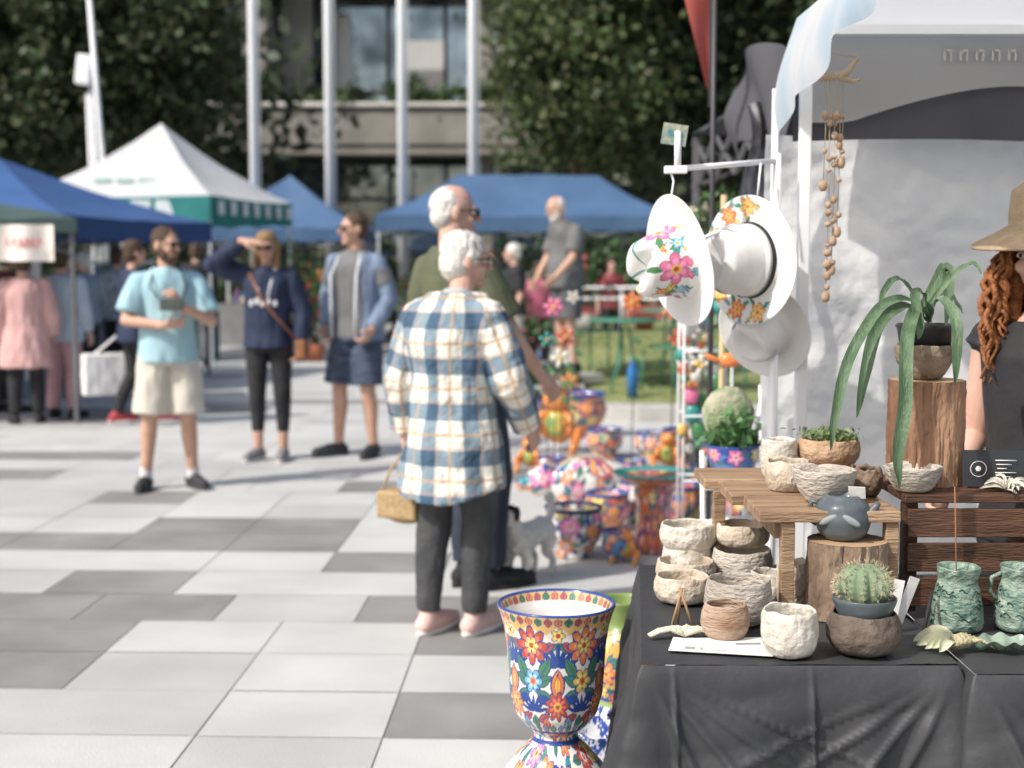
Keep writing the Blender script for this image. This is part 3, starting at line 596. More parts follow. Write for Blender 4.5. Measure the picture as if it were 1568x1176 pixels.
# --- hoodie man
p=G(548,698)
f=Fig('hooded_jacket_man',p,152,1.88,dict(elR=V3(.27,-.04,1.14),wrR=V3(.20,.10,.93),elL=V3(-.27,-.04,1.14),wrL=V3(-.20,.10,.93),anR=V3(.13,.05,.085),toR=V3(.2,.2,.03),knR=V3(.12,.05,.49)),hy=-32,hp=0,w=1.04,dpt=1.05)
f.skin(sk1,.8,.8); f.top(mat('tshirt_grey',(.13,.13,.135),(.17,.17,.175),scale=8,bump=.3),.86,.016,.6,name='tshirt')
den=mat('jacket_blue_grey',(.15,.20,.29),(.21,.27,.37),scale=7,rough=.9,bump=.5)
J=f.J; ps=[]
for sx in(1,-1):
    R=[]
    for z in np.linspace(.84,1.46,12):
        cx,cy=f.c(z); rx=interp(z,(TZ,TX))*f.w+.045; ry=interp(z,(TZ,TY))*f.d+.045; ring=[]
        A=np.linspace(-math.pi/2,math.radians(52),14)
        for a in A: ring.append([cx+sx*rx*math.cos(a),cy+ry*math.sin(a),z])
        for a in A[::-1]: ring.append([cx+sx*(rx-.025)*math.cos(a),cy+(ry-.025)*math.sin(a),z])
        R.append(np.array(ring))
    ps.append(loft(R))
for S in 'RL': ps+=[caps(J['sh'+S]*.55+V3(0,-.02,.635),J['sh'+S],.055,.070),caps(J['sh'+S],J['el'+S],.071,.062),tube([J['el'+S],J['el'+S].lerp(J['wr'+S],.5),J['el'+S].lerp(J['wr'+S],.95)],[.060,.053,.045],14)]
ps.append(xf(ell((0,0,0),(.11,.075,.055)),Matrix.Translation((0,-.09,1.44)))); fuse('jacket',ps,den,f.E,.008,3,.014)
mobj('jacket_lining',merge([tube([(x*.10,.165,.86),(x*.105,.165,1.1),(x*.11,.155,1.3),(x*.09,.07,1.46)],.012,8) for x in(1,-1)]),mat('fleece',(.5,.52,.55)),f.E)
f.pants(mat('shorts_navy_plaid',(.02,.03,.06),(.09,.12,.18),scale=9,stretch=(1,1,8)),.92,.016,.020,name='shorts'); f.shoes(mat('sneaker_dark',None),MC['sole_dark']); f.hair(hb); f.glasses()
# --- grey tee man on lawn
p=W(868,400,15.0); f=Fig('grey_tshirt_man',(p.x,15.0,lawnz(0,15.0)+.1),118,1.86,dict(neck=V3(0,.06,1.46),head=V3(0,.13,1.61),elR=V3(.25,.08,1.13),wrR=V3(.22,.22,.92),elL=V3(-.25,.08,1.13),wrL=V3(-.2,.24,.95)),hp=-14,w=1.1,dpt=1.2,vox=.010)
f.skin(sk1,belly=.04); f.top(mat('tshirt_slate',(.12,.125,.125),(.16,.165,.165),scale=6),.84,.022,.8,belly=.06); f.pants(mat('shorts_grey',(.09,.09,.1)),.9,.015,.02,name='shorts'); f.shoes(black); f.hair(hw,'bald',.003); f.beard(hw)
bevel(mobj('standing_step',box((0,.03,-.05),(.7,.5,.095)),conc,f.E,smooth=False),.01)
def extra(name,px,d,yaw,h,topm,pm,hair,sl=.8,hs='full',z=0,**k):
    p=W(px,400,d); f=Fig(name,(p.x,d,z),yaw,h,k.get('J',{}),vox=.012,w=k.get('w',1)); f.skin(sk2); f.top(topm,k.get('hem',.86),.024,sl,wr=.008); f.pants(pm,1.93,.012,.01); f.shoes(black); f.hair(hair,hs); return f
extra('black_shirt_person',788,17.5,100,1.72,black,mat('trousers_cream',(.5,.48,.42)),hw)
extra('green_shirt_person',752,19,170,1.65,mat('shirt_green_dark',(.03,.07,.05)),black,hb)
extra('red_shirt_person',936,21,190,1.45,mat('shirt_red',(.22,.04,.05)),black,hb,z=.1)
extra('pink_shirt_person',826,19.5,200,1.5,mat('shirt_hot_pink',(.45,.12,.18)),black,hb)
extra('distant_shopper',262,18.5,170,1.68,mat('shirt_teal',(.03,.12,.15)),black,hb,1.9)
extra('distant_shopper',178,17.0,-30,1.66,mat('shirt_floral',(.1,.2,.3),(.6,.6,.6),scale=20),black,hb,.9)
extra('distant_shopper',130,16.4,60,1.62,mat('shirt_grey_blue',(.2,.25,.3)),black,hw,1.9)
extra('distant_shopper',300,20.5,10,1.75,black,mat('trousers_grey',(.15,.15,.16)),hb,1.9)
extra('distant_shopper',8,14.2,-40,1.66,mat('shirt_maroon',(.16,.04,.05)),black,hb,1.9)
# --- left group
p=G(42,648); f=Fig('pink_coat_woman',p,20,1.60,dict(),w=1.08,dpt=1.2,vox=.010)
f.skin(sk2); f.top(mat('coat_pink',(.62,.36,.34),(.68,.43,.40),scale=6,rough=.95,bump=.4),.58,.04,1.95,flare=.06,wr=.016,name='coat',er=.01); f.pants(black,1.95,.01,.01); f.shoes(black); f.hair(hb,'full')
p=G(100,640); f=Fig('pale_blue_shirt_woman',p,-10,1.63,dict(),w=1.05,dpt=1.15,vox=.010)
f.skin(sk2); f.top(mat('shirt_pale_blue',(.42,.50,.60),(.5,.58,.66),scale=6,bump=.4),.80,.035,1.9,flare=.05,wr=.014); f.pants(mat('trousers_pink',(.5,.30,.33)),1.95,.015,.01); f.shoes(black); f.hair(hb,'full')
p=G(208,652); f=Fig('tote_bag_woman',p,-60,1.70,dict(elL=V3(-.26,-.05,1.13),wrL=V3(-.28,.02,.88),elR=V3(.26,.05,1.15),wrR=V3(.15,.2,1.05),anR=V3(.1,.18,.12),knR=V3(.1,.16,.50),toR=V3(.1,.33,.05),anL=V3(-.1,-.16,.11),toL=V3(-.1,.0,.03)),w=.95,vox=.010)
f.skin(sk1,1.2,1.2); f.top(navy,.80,.028,1.93,wr=.01); f.pants(black,1.95,.008,.004); f.shoes(mat('shoe_red',(.4,.05,.06)),MC['sole_white']); f.hair(hb,'full'); f.glasses()
wl=f.J['wrL']; fuse('tote_bag',[box((wl.x-.12,wl.y-.16,.47),(.16,.50,.40))],mat('tote_canvas',(.80,.79,.78),(.88,.86,.84),scale=12),f.E,.012,5,.008)
mobj('tote_handles',merge([tube([(wl.x-.12+k,wl.y-.30,.66),(wl.x-.04+k,wl.y-.10,.84),(wl.x-.02+k,wl.y+.0,.86),(wl.x-.10+k,wl.y+.02,.66)],.008,6) for k in(-.03,.02)]),MC['tote_canvas'],f.E)
# --- stallholder
hg=mat('hair_ginger',(.20,.065,.02),(.38,.15,.05),scale=60,rough=.5,bump=.8,bscale=140)
f=Fig('stallholder_woman',(1.345,3.55,0),125,1.64,dict(elR=V3(.23,.0,1.12),wrR=V3(.17,.2,1.0),elL=V3(-.26,.03,1.13),wrL=V3(-.2,.22,1.0),head=V3(.0,.03,1.635)),hy=10,hp=-8,w=1.06,vox=.007)
f.skin(sk2); f.top(mat('singlet_black',(.02,.02,.022),scale=10,bump=.3),.86,.012,.06,name='singlet',zt=1.45,wr=.004); f.pants(black); f.shoes(black); f.hair(hg,'long')
ps=[]
for i in range(130):
    a=math.radians(90+random.uniform(38,322)); r0=.088; ln=random.uniform(.24,.42); ph=random.uniform(0,6); sp_=random.uniform(.02,.085); pts=[]; fq=random.uniform(18,30)
    for k in range(22):
        t=k/21; rr=r0+sp_*math.sin(min(1,t*1.5)*1.57)+.004; pts.append((math.cos(a)*rr*.95+.010*math.cos(ph+t*fq),math.sin(a)*rr*.85-.01+.010*math.sin(ph+t*fq),.05-t*ln))
    ps.append(tube(pts,[.009*(1-.6*abs(2*k/21-1)) for k in range(22)],6))
mobj('curls',merge([xf(q,Matrix.Translation(f.J['head'])@Matrix.Rotation(.17,4,'Z')) for q in ps]),hg,f.E)
hatst=mat('sun_hat_straw',(.33,.24,.15),(.42,.32,.21),scale=30,rough=.8,bump=.6,bscale=200)
mobj('sun_hat',xf(noisy(lathe([(0,.19),(.06,.19),(.085,.17),(.095,.11),(.10,.075),(.14,.055),(.19,.03),(.19,.024),(.14,.045),(.095,.062),(0,.08)],48),.010,7),f.HM@Matrix.Translation((0,-.01,0))),hatst,f.E)
# --- dog
def dog(loc,yaw,s=1):
    e=grp('white_dog',loc,yaw,s); wf_=mat('dog_fur_white',(.66,.63,.58),(.82,.79,.74),scale=30,rough=.95,bump=1,bscale=90); bk=mat('dog_fur_black',(.02,.018,.018),(.05,.045,.04),scale=30,rough=.95,bump=1,bscale=90)
    ps=[ell((0,.12,.24),(.075,.10,.095)),ell((0,0,.245),(.068,.14,.075)),ell((0,-.13,.245),(.072,.09,.082)),caps((0,.16,.27),(0,.22,.36),.058,.05),ell((0,.245,.385),(.055,.062,.052)),caps((0,.28,.37),(0,.325,.355),.03,.022),tube([(0,-.19,.28),(0,-.24,.34),(0,-.22,.40),(0,-.17,.42)],[.022,.024,.022,.012],8)]
    for x in(.05,-.05):
        ps+=[tube([(x,.14,.2),(x,.135,.12),(x,.145,.05),(x,.15,.02)],[.036,.024,.019,.02],10),ell((x,.163,.016),(.02,.028,.016)),
             tube([(x,-.13,.22),(x*1.1,-.08,.14),(x*1.1,-.155,.085),(x*1.1,-.14,.02)],[.05,.034,.02,.018],10),ell((x*1.1,-.125,.016),(.02,.028,.016))]
    fuse('dog_body',ps,wf_,e,.007,2,.008,(26,26,20),zmin=0.001)
    fuse('ears_and_patch',[ell((.05,.235,.395),(.014,.03,.042)),ell((-.05,.235,.395),(.014,.03,.042)),ell((0,.24,.405),(.053,.05,.038))],bk,e,.006,2,.003)
    mobj('nose_and_eyes',merge([ell((0,.348,.36),(.010,.008,.008)),ell((.024,.29,.395),(.007,.007,.007)),ell((-.024,.29,.395),(.007,.007,.007))]),MC['eye_dark'],e)
dog(G(812,886),150,.88)
# ================================================================ talavera pottery on the pavement
def bowlprof(R,h,foot=.6): return [(0,.0),(R*foot,.0),(R*foot,.02),(R*.55,h*.12),(R*.92,h*.4),(R,h*.6),(R*.86,h*.86),(R*.98,h),(R*.9,h),(R*.78,h*.85),(R*.9,h*.6),(R*.7,h*.3),(0,h*.2)]
def potd(px,yb,wpx,hpx,R=.03,seed=1,name='talavera_pot',foot=.6,bg=WHT,rim=BLU):
    p=G(px,yb); d=p.y; s=d/F; r=wpx*s/2;h=hpx*s
    return talpot(name,p,bowlprof(r,h,foot),R,seed,(130,60),bands=[(h*.9,h*1.1,rim)],inner=.62,bg=bg)
OB=(.62,.26,.12)
potd(878,852,98,82,.06,3,rim=(.02,.03,.10)); potd(930,812,74,62,.05,4,bg=OB); potd(945,860,50,52,.03,5,bg=(.1,.25,.45)); potd(975,800,60,70,.05,6); potd(1044,812,74,74,.06,7,bg=OB); potd(846,745,50,48,.04,8,bg=(.08,.2,.5)); potd(1142,814,68,72,.04,9,bg=OB)
potd(888,668,84,70,.08,10,bg=OB); potd(1052,716,84,62,.08,12,bg=OB); potd(1000,702,60,42,.06,14); potd(1010,790,44,50,.03,16,bg=YEL); potd(1082,770,60,60,.05,17); potd(925,700,60,46,.06,19,bg=(.5,.5,.3)); potd(965,742,54,40,.05,20,bg=(.1,.3,.5)); potd(1030,858,40,36,.03,22,bg=(.1,.3,.5))
p=G(1000,844); d=p.y; k=d/F
talpot('talavera_birdbath',p,[(0,0),(36*k,0),(33*k,20*k),(27*k,35*k),(26*k,70*k),(32*k,98*k),(28*k,104*k),(50*k,112*k),(64*k,122*k),(64*k,127*k),(40*k,120*k),(0,114*k)],.05,21,(140,80),bands=[(121*k,130*k,TEA)],bg=(.62,.17,.07))
def attrprims(name,ps,parent,R,seed,vox=.012,nm='glazed_body'):
    o=fuse(nm,ps,glaze,parent,vox,3); me=o.data; n=len(me.vertices); co=np.empty(n*3,np.float32); me.vertices.foreach_get('co',co); co=co.reshape(-1,3)
    C=talavera(np.arctan2(co[:,0],-co[:,1])*.2+co[:,0]*.3,co[:,2].astype(float),1.256,float(co[:,2].max()),np.random.default_rng(seed),R)
    a=me.attributes.new('Col','FLOAT_COLOR','POINT'); c=np.ones((n,4),np.float32); c[:,:3]=C; a.data.foreach_set('color',c.ravel()); return o
e=grp('ceramic_pig',G(900,795),8,1.12)
attrprims('pig',[ell((0,0,.20),(.25,.14,.135)),ell((-.24,0,.21),(.09,.085,.085)),caps((-.30,0,.20),(-.345,0,.195),.04,.038)]+[caps((x,y,.12),(x,y,.03),.04,.03) for x in(-.14,.15) for y in(-.07,.07)]+[ell((-.22,y,.29),(.03,.02,.035)) for y in(-.05,.05)]+[tube([(.25,0,.24),(.29,0,.27),(.27,.02,.30)],.012,6)],e,.06,31,.009)
def frog(px,yb,hp,seed,name='ceramic_frog'):
    p=G(px,yb); s=hp*p.y/F/.5; e=grp(name,p,160,s)
    om=mat('glaze_orange',(.68,.20,.04),(.78,.34,.08),scale=7,rough=.25,coat=.4)
    fuse('figure',[ell((0,-.02,.2),(.11,.10,.15)),ell((0,.03,.36),(.10,.085,.075)),ell((.05,.05,.43),(.03,.03,.035)),ell((-.05,.05,.43),(.03,.03,.035))]+
      [tube([(x*.08,.0,.14),(x*.17,.05,.16),(x*.14,.10,.03),(x*.15,.17,.02)],[.05,.045,.03,.025],10) for x in(1,-1)]+[tube([(x*.08,.04,.28),(x*.13,.10,.2),(x*.07,.14,.22)],[.03,.025,.02],8) for x in(1,-1)],om,e,.011,3,zmin=0.001)
    mobj('belly',ell((0,.04,.2),(.08,.06,.10)),mat('glaze_green_spot',(.08,.3,.12),(.7,.5,.1),scale=12,rough=.25),e)
    mobj('eyes',merge([ell((x,.078,.437),(.014,.01,.014)) for x in(.05,-.05)]),MC['eye_dark'],e)
frog(854,692,112,2); frog(812,722,60,3); frog(958,862,62,4); frog(1024,722,70,3); frog(922,762,50,5)
for px,yb,r_,h,fl in [(825,640,.2,.3,None),(800,640,.15,.35,(.6,.1,.2)),(870,625,.15,.25,(.6,.5,.1)),(1092,700,.12,.3,(.6,.6,.5)),(1075,760,.10,.25,(.6,.2,.1))]:
    p=G(px,yb); e=plant('potted_plant',p,r_,h,260,.035,(.07,.14,.05),z0=.2,flowers=fl); mobj('pot',lathe([(0,0),(.09,0),(.14,.22),(.12,.22),(.11,.17),(0,.17)],20),mat('glazed_blue_pot',(.04,.12,.3),(.4,.2,.1),scale=14,rough=.3),e)
def stake(px,d,ytop,cols,seed):
    p=W(px,ytop,d); e=grp('garden_stake',(p.x,d,0)); r=random.Random(seed)
    mobj('rod',tube([(0,0,0),(.01,0,p.z*.5),(0,0,p.z)],.004,6),mat('rod_dark',(.05,.05,.05)),e)
    ps=[];C=[]; n=r.choice([5,6]); R=r.uniform(.028,.045); tl=r.uniform(-.8,.8)
    for k in range(n):
        a=2*math.pi*k/n+tl; q=ell((math.cos(a)*R,-.01,p.z+math.sin(a)*R),(R*.7,.012,R*.42),Matrix.Rotation(-a,3,'Y')); ps.append(q); C+=[cols]*len(q[0])
    q=ell((0,-.02,p.z),(R*.35,.02,R*.35)); ps.append(q); C+=[YEL]*len(q[0])
    for z in (.7,.8):
        q=ell((.03,0,p.z*z),(.04,.008,.014),Matrix.Rotation(.6,3,'Y')); ps.append(q); C+=[GRN]*len(q[0])
    mobj('ornament',merge(ps),glaze,e,cols=np.array(C))
for i,(px,d,yt,c) in enumerate([(848,9.5,470,PNK),(866,9.2,515,RED),(878,9.8,455,(.7,.7,.65)),(858,9.0,548,(.7,.7,.6)),(838,9.3,520,TEA),(968,9.2,462,ORG),(1028,8.8,475,ORG),(1040,9.0,520,RED),(1062,8.5,505,(.7,.65,.6)),(1050,8.4,545,(.7,.7,.66)),(1080,8.0,480,TEA),(872,10.4,585,(.7,.3,.1)),(1072,7.8,450,(.6,.6,.62)),(1055,7.6,585,ORG),(1075,7.3,560,(.7,.7,.66)),(1064,7.5,620,RED),(1085,7.2,640,LBL)]): stake(px,d,yt,c,i)
e=grp('trinket_stand',(W(1082,640,6.6).x,6.6,0)); r=random.Random(9); ps=[];C=[]
for i in range(46):
    x,y,z=r.uniform(-.13,.10),r.uniform(-.12,.12),r.uniform(.55,1.45); s_=r.uniform(.016,.038); q=ell((x,y,z),(s_,s_*.6,s_*r.uniform(.8,1.6)),None,10,6); ps.append(q); C+=[r.choice([(.7,.7,.66),(.7,.7,.66),ORG,RED,TEA,YEL,GRN,PNK,LBL,(.4,.3,.2)])]*len(q[0])
mobj('trinkets',merge(ps),glaze,e,cols=np.array(C)); mobj('frame',merge([tube([(x,y,0),(x,y,1.5)],.006,6) for x in(-.12,.1) for y in(-.1,.1)]+[tube([(-.12,-.1,z),(.1,-.1,z)],.005,6) for z in(.5,.8,1.1,1.5)]+[tube([(-.12,.1,z),(.1,.1,z)],.005,6) for z in(.5,.8,1.1,1.5)]),wp,e)
gm=mat('green_metal',(.05,.20,.13),(.07,.26,.17),scale=6,rough=.4)
def bistro(x,y,yaw):
    e=grp('bistro_table',(x,y,lawnz(x,y)),yaw)
    mobj('top',lathe([(0,.70),(.36,.70),(.37,.712),(.36,.724),(0,.724)],36),gm,e)
    mobj('legs',merge([tube([(.03*math.cos(a),.03*math.sin(a),.69),(.08*math.cos(a),.08*math.sin(a),.45),(.12*math.cos(a),.12*math.sin(a),.25),(.3*math.cos(a),.3*math.sin(a),.0)],.012,8) for a in(0,2.09,4.18)]),gm,e)
def chair(x,y,yaw):
    e=grp('bistro_chair',(x,y,lawnz(x,y)),yaw); ps=[tube([(a,b,0),(a*.9,b*.9,.45)],.011,8) for a in(-.2,.2) for b in(-.2,.2)]
    ps+=[tube([(-.18,-.18,.45),(-.2,-.24,.85),(0,-.26,.95),(.2,-.24,.85),(.18,-.18,.45)],.011,8)]+[tube([(x_,-.2,.45),(x_,-.255,.92)],.006,6) for x_ in(-.1,0,.1)]
    mobj('frame',merge(ps),gm,e); mobj('seat',lathe([(0,.45),(.2,.45),(.21,.46),(.2,.47),(0,.47)],24),gm,e)
bistro(1.15,14.6,0); bistro(1.75,15.2,20); chair(1.6,14.5,140); chair(.95,15.4,20); chair(2.1,14.4,200)
mobj('blue_bottle',lathe([(0,.01),(.05,.01),(.055,.2),(.05,.3),(.02,.36),(.02,.42),(0,.42)],20),mat('blue_glass',(.02,.15,.4),rough=.1),loc=(1.2,14.1,lawnz(0,14.1)))
e=grp('metal_fence',(0,0,0)); mobj('rails',merge([tube([(.9,19.5,z),(4.5,19.5,z)],.018,8) for z in(1.15,1.0)]+[tube([(x,19.5,.4),(x,19.5,1.15)],.018,8) for x in np.arange(.9,4.6,.6)]),fp,e)
# ================================================================ big foreground urn
def urnpaint(s,t,z,per):
    C=np.tile(np.array((.76,.73,.65),float),(len(s),1)); n=6; st=per/n
    ss=s; z=np.asarray(z)
    zig=.665+.010*np.cos(ss/per*2*math.pi*12); C[(z>zig)&(z<.70)]=(.70,.45,.16)
    for k in range(n):
        x=k*st
        for a in(.5,1.2,1.95,2.64): leaf(C,ss,z,x+math.cos(a)*.058,.612+math.sin(a)*.045-.01,.026,.013,a,GRN if a in(.5,2.64) else TEA,per)
        palm(C,ss,z,x+st*.5,.575,.062,per)
        leaf(C,ss,z,x+st*.24,.572,.036,.016,1.0,GRN,per); leaf(C,ss,z,x-st*.24,.572,.036,.016,2.14,GRN,per)
        leaf(C,ss,z,x+st*.30,.625,.024,.012,.5,RED,per); leaf(C,ss,z,x-st*.30,.625,.024,.012,2.6,RED,per)
        flower(C,ss,z,x,.628,.050,8,ORG if k%2 else RED,(.78,.72,.6),per); flower(C,ss,z,x,.628,.024,6,YEL,RED,per)
        flower(C,ss,z,x+st*.5,.655,.020,5,YEL,RED,per)
        leaf(C,ss,z,x+st*.5,.535,.040,.022,math.pi/2,ORG,per,out=BLU); leaf(C,ss,z,x+st*.5,.535,.022,.010,math.pi/2,YEL,per,out=RED)
        for a in(.5,2.64): leaf(C,ss,z,x+math.cos(a)*.036,.535+math.sin(a)*.016,.030,.014,a,GRN,per)
        flower(C,ss,z,x,.542,.032,6,YEL if k%2 else LBL,ORG,per,out=BLU)
        for a in(.6,2.54): leaf(C,ss,z,x+st*.5+math.cos(a)*.044,.492+math.sin(a)*.02,.036,.016,a,GRN,per)
        for a in(0.1,3.04): leaf(C,ss,z,x+math.cos(a)*.030,.500,.022,.012,a,BLU,per)
        flower(C,ss,z,x+st*.5,.482,.040,9,ORG if k%2 else RED,YEL,per,out=BLU)
        palm(C,ss,z,x,.465,.045,per,BLU)
        for a in(0,3.14): leaf(C,ss,z,x+math.cos(a)*.030,.452,.024,.012,a+.4,RED,per)
        leaf(C,ss,z,x,.440,.02,.014,1.57,GRN,per); leaf(C,ss,z,x+st*.25,.436,.018,.014,1.57,ORG,per); leaf(C,ss,z,x-st*.25,.436,.018,.014,1.57,LBL,per)
    for i in range(36): leaf(C,ss,z,per*i/36,.687,.012,.010,math.pi/2,[ORG,GRN,RED][i%3],per)
    for i in range(30): leaf(C,ss,z,per*i/30,.422,.013,.012,math.pi/2,LBL if i%2 else GRN,per)
    low=z<.405
    C2=talavera(ss,z,per,.42,np.random.default_rng(77),.036); C[low]=C2[low]
    C[(z>.405)&(z<.412)]=BLU; C[(z>.372)&(z<.382)]=BLU; C[(z>.700)]=BLU
    return C
p=W(852,935,3.32); 
U=[(0,0),(.13,0),(.135,.02),(.12,.05),(.10,.10),(.11,.17),(.125,.24),(.12,.30),(.085,.345),(.055,.375),(.052,.392),(.072,.408),(.098,.44),(.111,.49),(.115,.55),(.118,.60),(.125,.65),(.135,.685),(.141,.698),(.141,.705),(.134,.705),(.114,.66),(.106,.60),(.102,.52),(.09,.46),(0,.44)]
def recol(e,fn):
    o=e.children[0]; me=o.data; a=me.attributes['Col']; n=len(me.vertices); c=np.empty(n*4,np.float32); a.data.foreach_get('color',c); c=c.reshape(-1,4)
    co=np.empty(n*3,np.float32); me.vertices.foreach_get('co',co); fn(c,co.reshape(-1,3)[:,2],np.arange(n)/n); a.data.foreach_set('color',c.ravel())
e=talpot('painted_urn',(p.x,3.32,0),U,.03,1,(520,520),fn=urnpaint)
def f1(c,zz,k): c[(k>.745)&(zz<.703),:3]=(.76,.75,.72)
recol(e,f1)
e=talpot('green_painted_vase',(W(958,1000,3.75).x,3.80,0),[(0,0),(.09,0),(.10,.03),(.09,.1),(.095,.25),(.075,.32),(.085,.36),(.098,.42),(.085,.49),(.058,.535),(.062,.57),(.070,.60),(.062,.60),(.05,.56),(0,.5)],.036,41,(220,160),bg=(.65,.4,.1))
def bw_(c,m):
    g=c[m,:3].mean(1,keepdims=True); c[m,:3]=np.where(g<.28,np.array([.03,.07,.3]),np.array([.7,.72,.75]))
def f2(c,zz,k): c[zz>.52,:3]=(.20,.28,.09); c[(zz>.31)&(zz<.33),:3]=(.3,.4,.15); bw_(c,zz<.31)
recol(e,f2)
e=talpot('blue_white_vase',(W(918,1130,3.7).x+.01,3.66,0),[(0,0),(.07,0),(.09,.1),(.10,.2),(.085,.26),(.095,.29),(.088,.29),(.07,.25),(0,.2)],.03,42,(160,90))
recol(e,lambda c,zz,k:bw_(c,zz<9))
# ================================================================ display table
cloth=mat('black_tablecloth',(.026,.027,.030),(.042,.044,.048),scale=3,rough=.6,bump=1,bscale=8,detail=6,spec=.5)
def clothtable(name,left,right,yn,yf,z=.75,skew=.0,seed=0):
    e=grp(name,(0,0,0)); 
    def top(u,v): 
        x=left+(right-left)*u+skew*v*(1-u); y=yn+(yf-yn)*v; return (x,y,z+.003*noise.noise(Vector((x*7,y*7,seed)))+.0012*noise.noise(Vector((x*30,y*30,0))))
    mobj('cloth_top',grid(top,90,60),cloth,e)
    path=[Vector((left+skew,yf)),Vector((left,yn)),Vector((right,yn)),Vector((right,yf))]
    pts=[];nr=[]
    L=[(path[i+1]-path[i]).length for i in range(3)]
    N=620; tot=sum(L)
    for i in range(N+1):
        s=tot*i/N; k=0
        while k<2 and s>L[k]: s-=L[k]; k+=1
        q=path[k].lerp(path[k+1],min(1,s/L[k])); d=(path[k+1]-path[k]).normalized(); n=Vector((d.y,-d.x))
        pts.append(q); nr.append(n)
    nn=[sum((nr[max(0,min(N,i+j))] for j in range(-6,7)),Vector((0,0))).normalized() for i in range(N+1)]
    cd_=[L[0],L[0]+L[1]]
    def f(u,v):
        i=int(round(u*N)); q=pts[i]; s=tot*u; drop=v
        ph=2*noise.noise(Vector((s*2.3,seed,0)))
        fold=abs(math.sin(s*13+seed+ph+drop*.6))**2.2*1.1+noise.noise(Vector((s*7,drop*1.2,seed)))*.7
        amp=.010+.07*drop
        cor=sum(math.exp(-((s-c)/(.09))**2)*.075-math.exp(-((abs(s-c)-.17)/.05)**2)*.02 for c in cd_)*drop**.9
        cre=0
        for c in cd_:
            for sl_ in (.45,.85,1.4,2.2):
                cre+=.012*math.exp(-((abs(s-c)-.01-drop*sl_*.75)/.010)**2)*min(1,drop*6)
        for kx in(.33,.62,.80,1.02,1.35,1.72): cre+=.010*math.exp(-((s-kx*tot*.5-.02*drop)/.005)**2)
        cr=.016*abs(noise.noise(Vector((s*5+drop*4,drop*5-s*2,seed+3))))
        r=.008*math.sin(min(1,drop*18)*math.pi/2)
        off=r+(amp*fold*min(1,drop*5))+cor+(cr+cre)*min(1,drop*10); return (q.x+nn[i].x*off,q.y+nn[i].y*off,z+.001-(.003 if drop==0 else 0)-drop*(z-.01)-.004*(1-math.cos(min(1,drop*20)*1.57)))
    mobj('cloth_skirt',grid(f,N,90),cloth,e)
    for i,(x,y) in enumerate([(left+.08,yn+.08),(right-.08,yn+.08),(left+.12,yf-.08),(right-.08,yf-.08)]): mobj('table_leg_%d'%i,tube([(x,y,0),(x,y,z-.04)],.014,8),fp,e)
    mobj('table_board',box(((left+right)/2+.02,(yn+yf)/2,z-.025),(right-left-.12,yf-yn-.03,.03)),fp,e,smooth=False)
clothtable('display_table',.245,.845,2.635,3.52,.75,.075,0)
clothtable('display_table',.865,2.3,2.60,3.45,.742,.0,5)
TZT=.753
def clay(name,c,c2,**k): return mat(name,c,c2,**{**dict(scale=22,rough=.85,bump=1,bscale=60,detail=6),**k})
cA=clay('clay_white',(.48,.44,.37),(.68,.64,.57)); cB=clay('clay_buff',(.44,.36,.27),(.66,.58,.48)); cC=clay('clay_swirl',(.30,.17,.10),(.58,.46,.36),scale=10,stretch=(1,1,4))
cD=clay('clay_dark',(.085,.062,.048),(.16,.125,.10)); cE=clay('clay_grey_swirl',(.36,.32,.27),(.62,.56,.49),scale=6,stretch=(1,1,2.4)); cG=mat('slate_glaze',(.07,.085,.095),(.11,.135,.15),scale=9,rough=.4,coat=.15,bump=.3)
def cup(name,px,yb,wpx,hpx,m,shape='cup',amp=.0035,z=TZT,seed=1,d=None,th=.0065):
    p=G(px,yb,z) 
    if d: q=W(px,yb,d); p=Vector((q.x,d,z))
    s=p.y/F; R=wpx*s/2; h=hpx*s
    S={'cup':[(.70,0),(.84,.08),(.98,.35),(1,.6),(.95,.85),(.93,1)],'bowl':[(.52,0),(.62,.05),(.86,.35),(.98,.7),(1,1)],'round':[(.6,0),(.82,.12),(1,.42),(.97,.7),(.84,.93),(.83,1)],'dish':[(.5,0),(.6,.05),(.85,.5),(1,1)]}[shape]
    out=[(0,0)]+[(R*a,h*b) for a,b in S]; inn=[(max(R*a-th,.002),h*b) for a,b in S[::-1]]; inn=inn[:-1]+[(R*.5,h*.12+.004),(0,h*.1+.004)]
    P,_=resample(out+inn,60); V,Fc=lathe([tuple(q) for q in P],72)
    for i,v in enumerate(V):
        a=math.atan2(v[1],v[0]); f=1+amp*10*noise.noise(Vector((math.cos(a)*1.2+seed*9,math.sin(a)*1.2,v[2]*14)))
        v[0]*=f; v[1]*=f; v[2]+= (v[2]/h)**3*amp*1.8*noise.noise(Vector((math.cos(a)*1.9,math.sin(a)*1.9,seed*5)))
        nn=noise.noise_vector(Vector((v[0]*60+seed,v[1]*60,v[2]*60)))*amp*.5; v+=np.array(nn)
    V[:,2]=np.maximum(V[:,2],.0005)
    e=grp(name,p,random.uniform(0,360)); mobj('vessel',(V,Fc),m,e); return e,p,R,h
cup('clay_cup',1208,1002,90,74,cA,'cup',.004,seed=1); cup('clay_bowl',1110,978,78,58,cC,'round',.002,seed=2); cup('clay_cup',1130,952,106,70,cE,'cup',.003,seed=3)
cup('clay_bowl',1045,920,90,42,cB,'cup',.0035,seed=4); cup('clay_bowl',1180,918,66,46,cA,'cup',.003,seed=5); cup('clay_cup',1136,887,94,50,cE,'cup',.003,seed=6)
cup('clay_bowl',1050,893,94,38,cB,'cup',.003,seed=7); cup('clay_bowl',1215,930,56,75,cB,'cup',.003,seed=8)
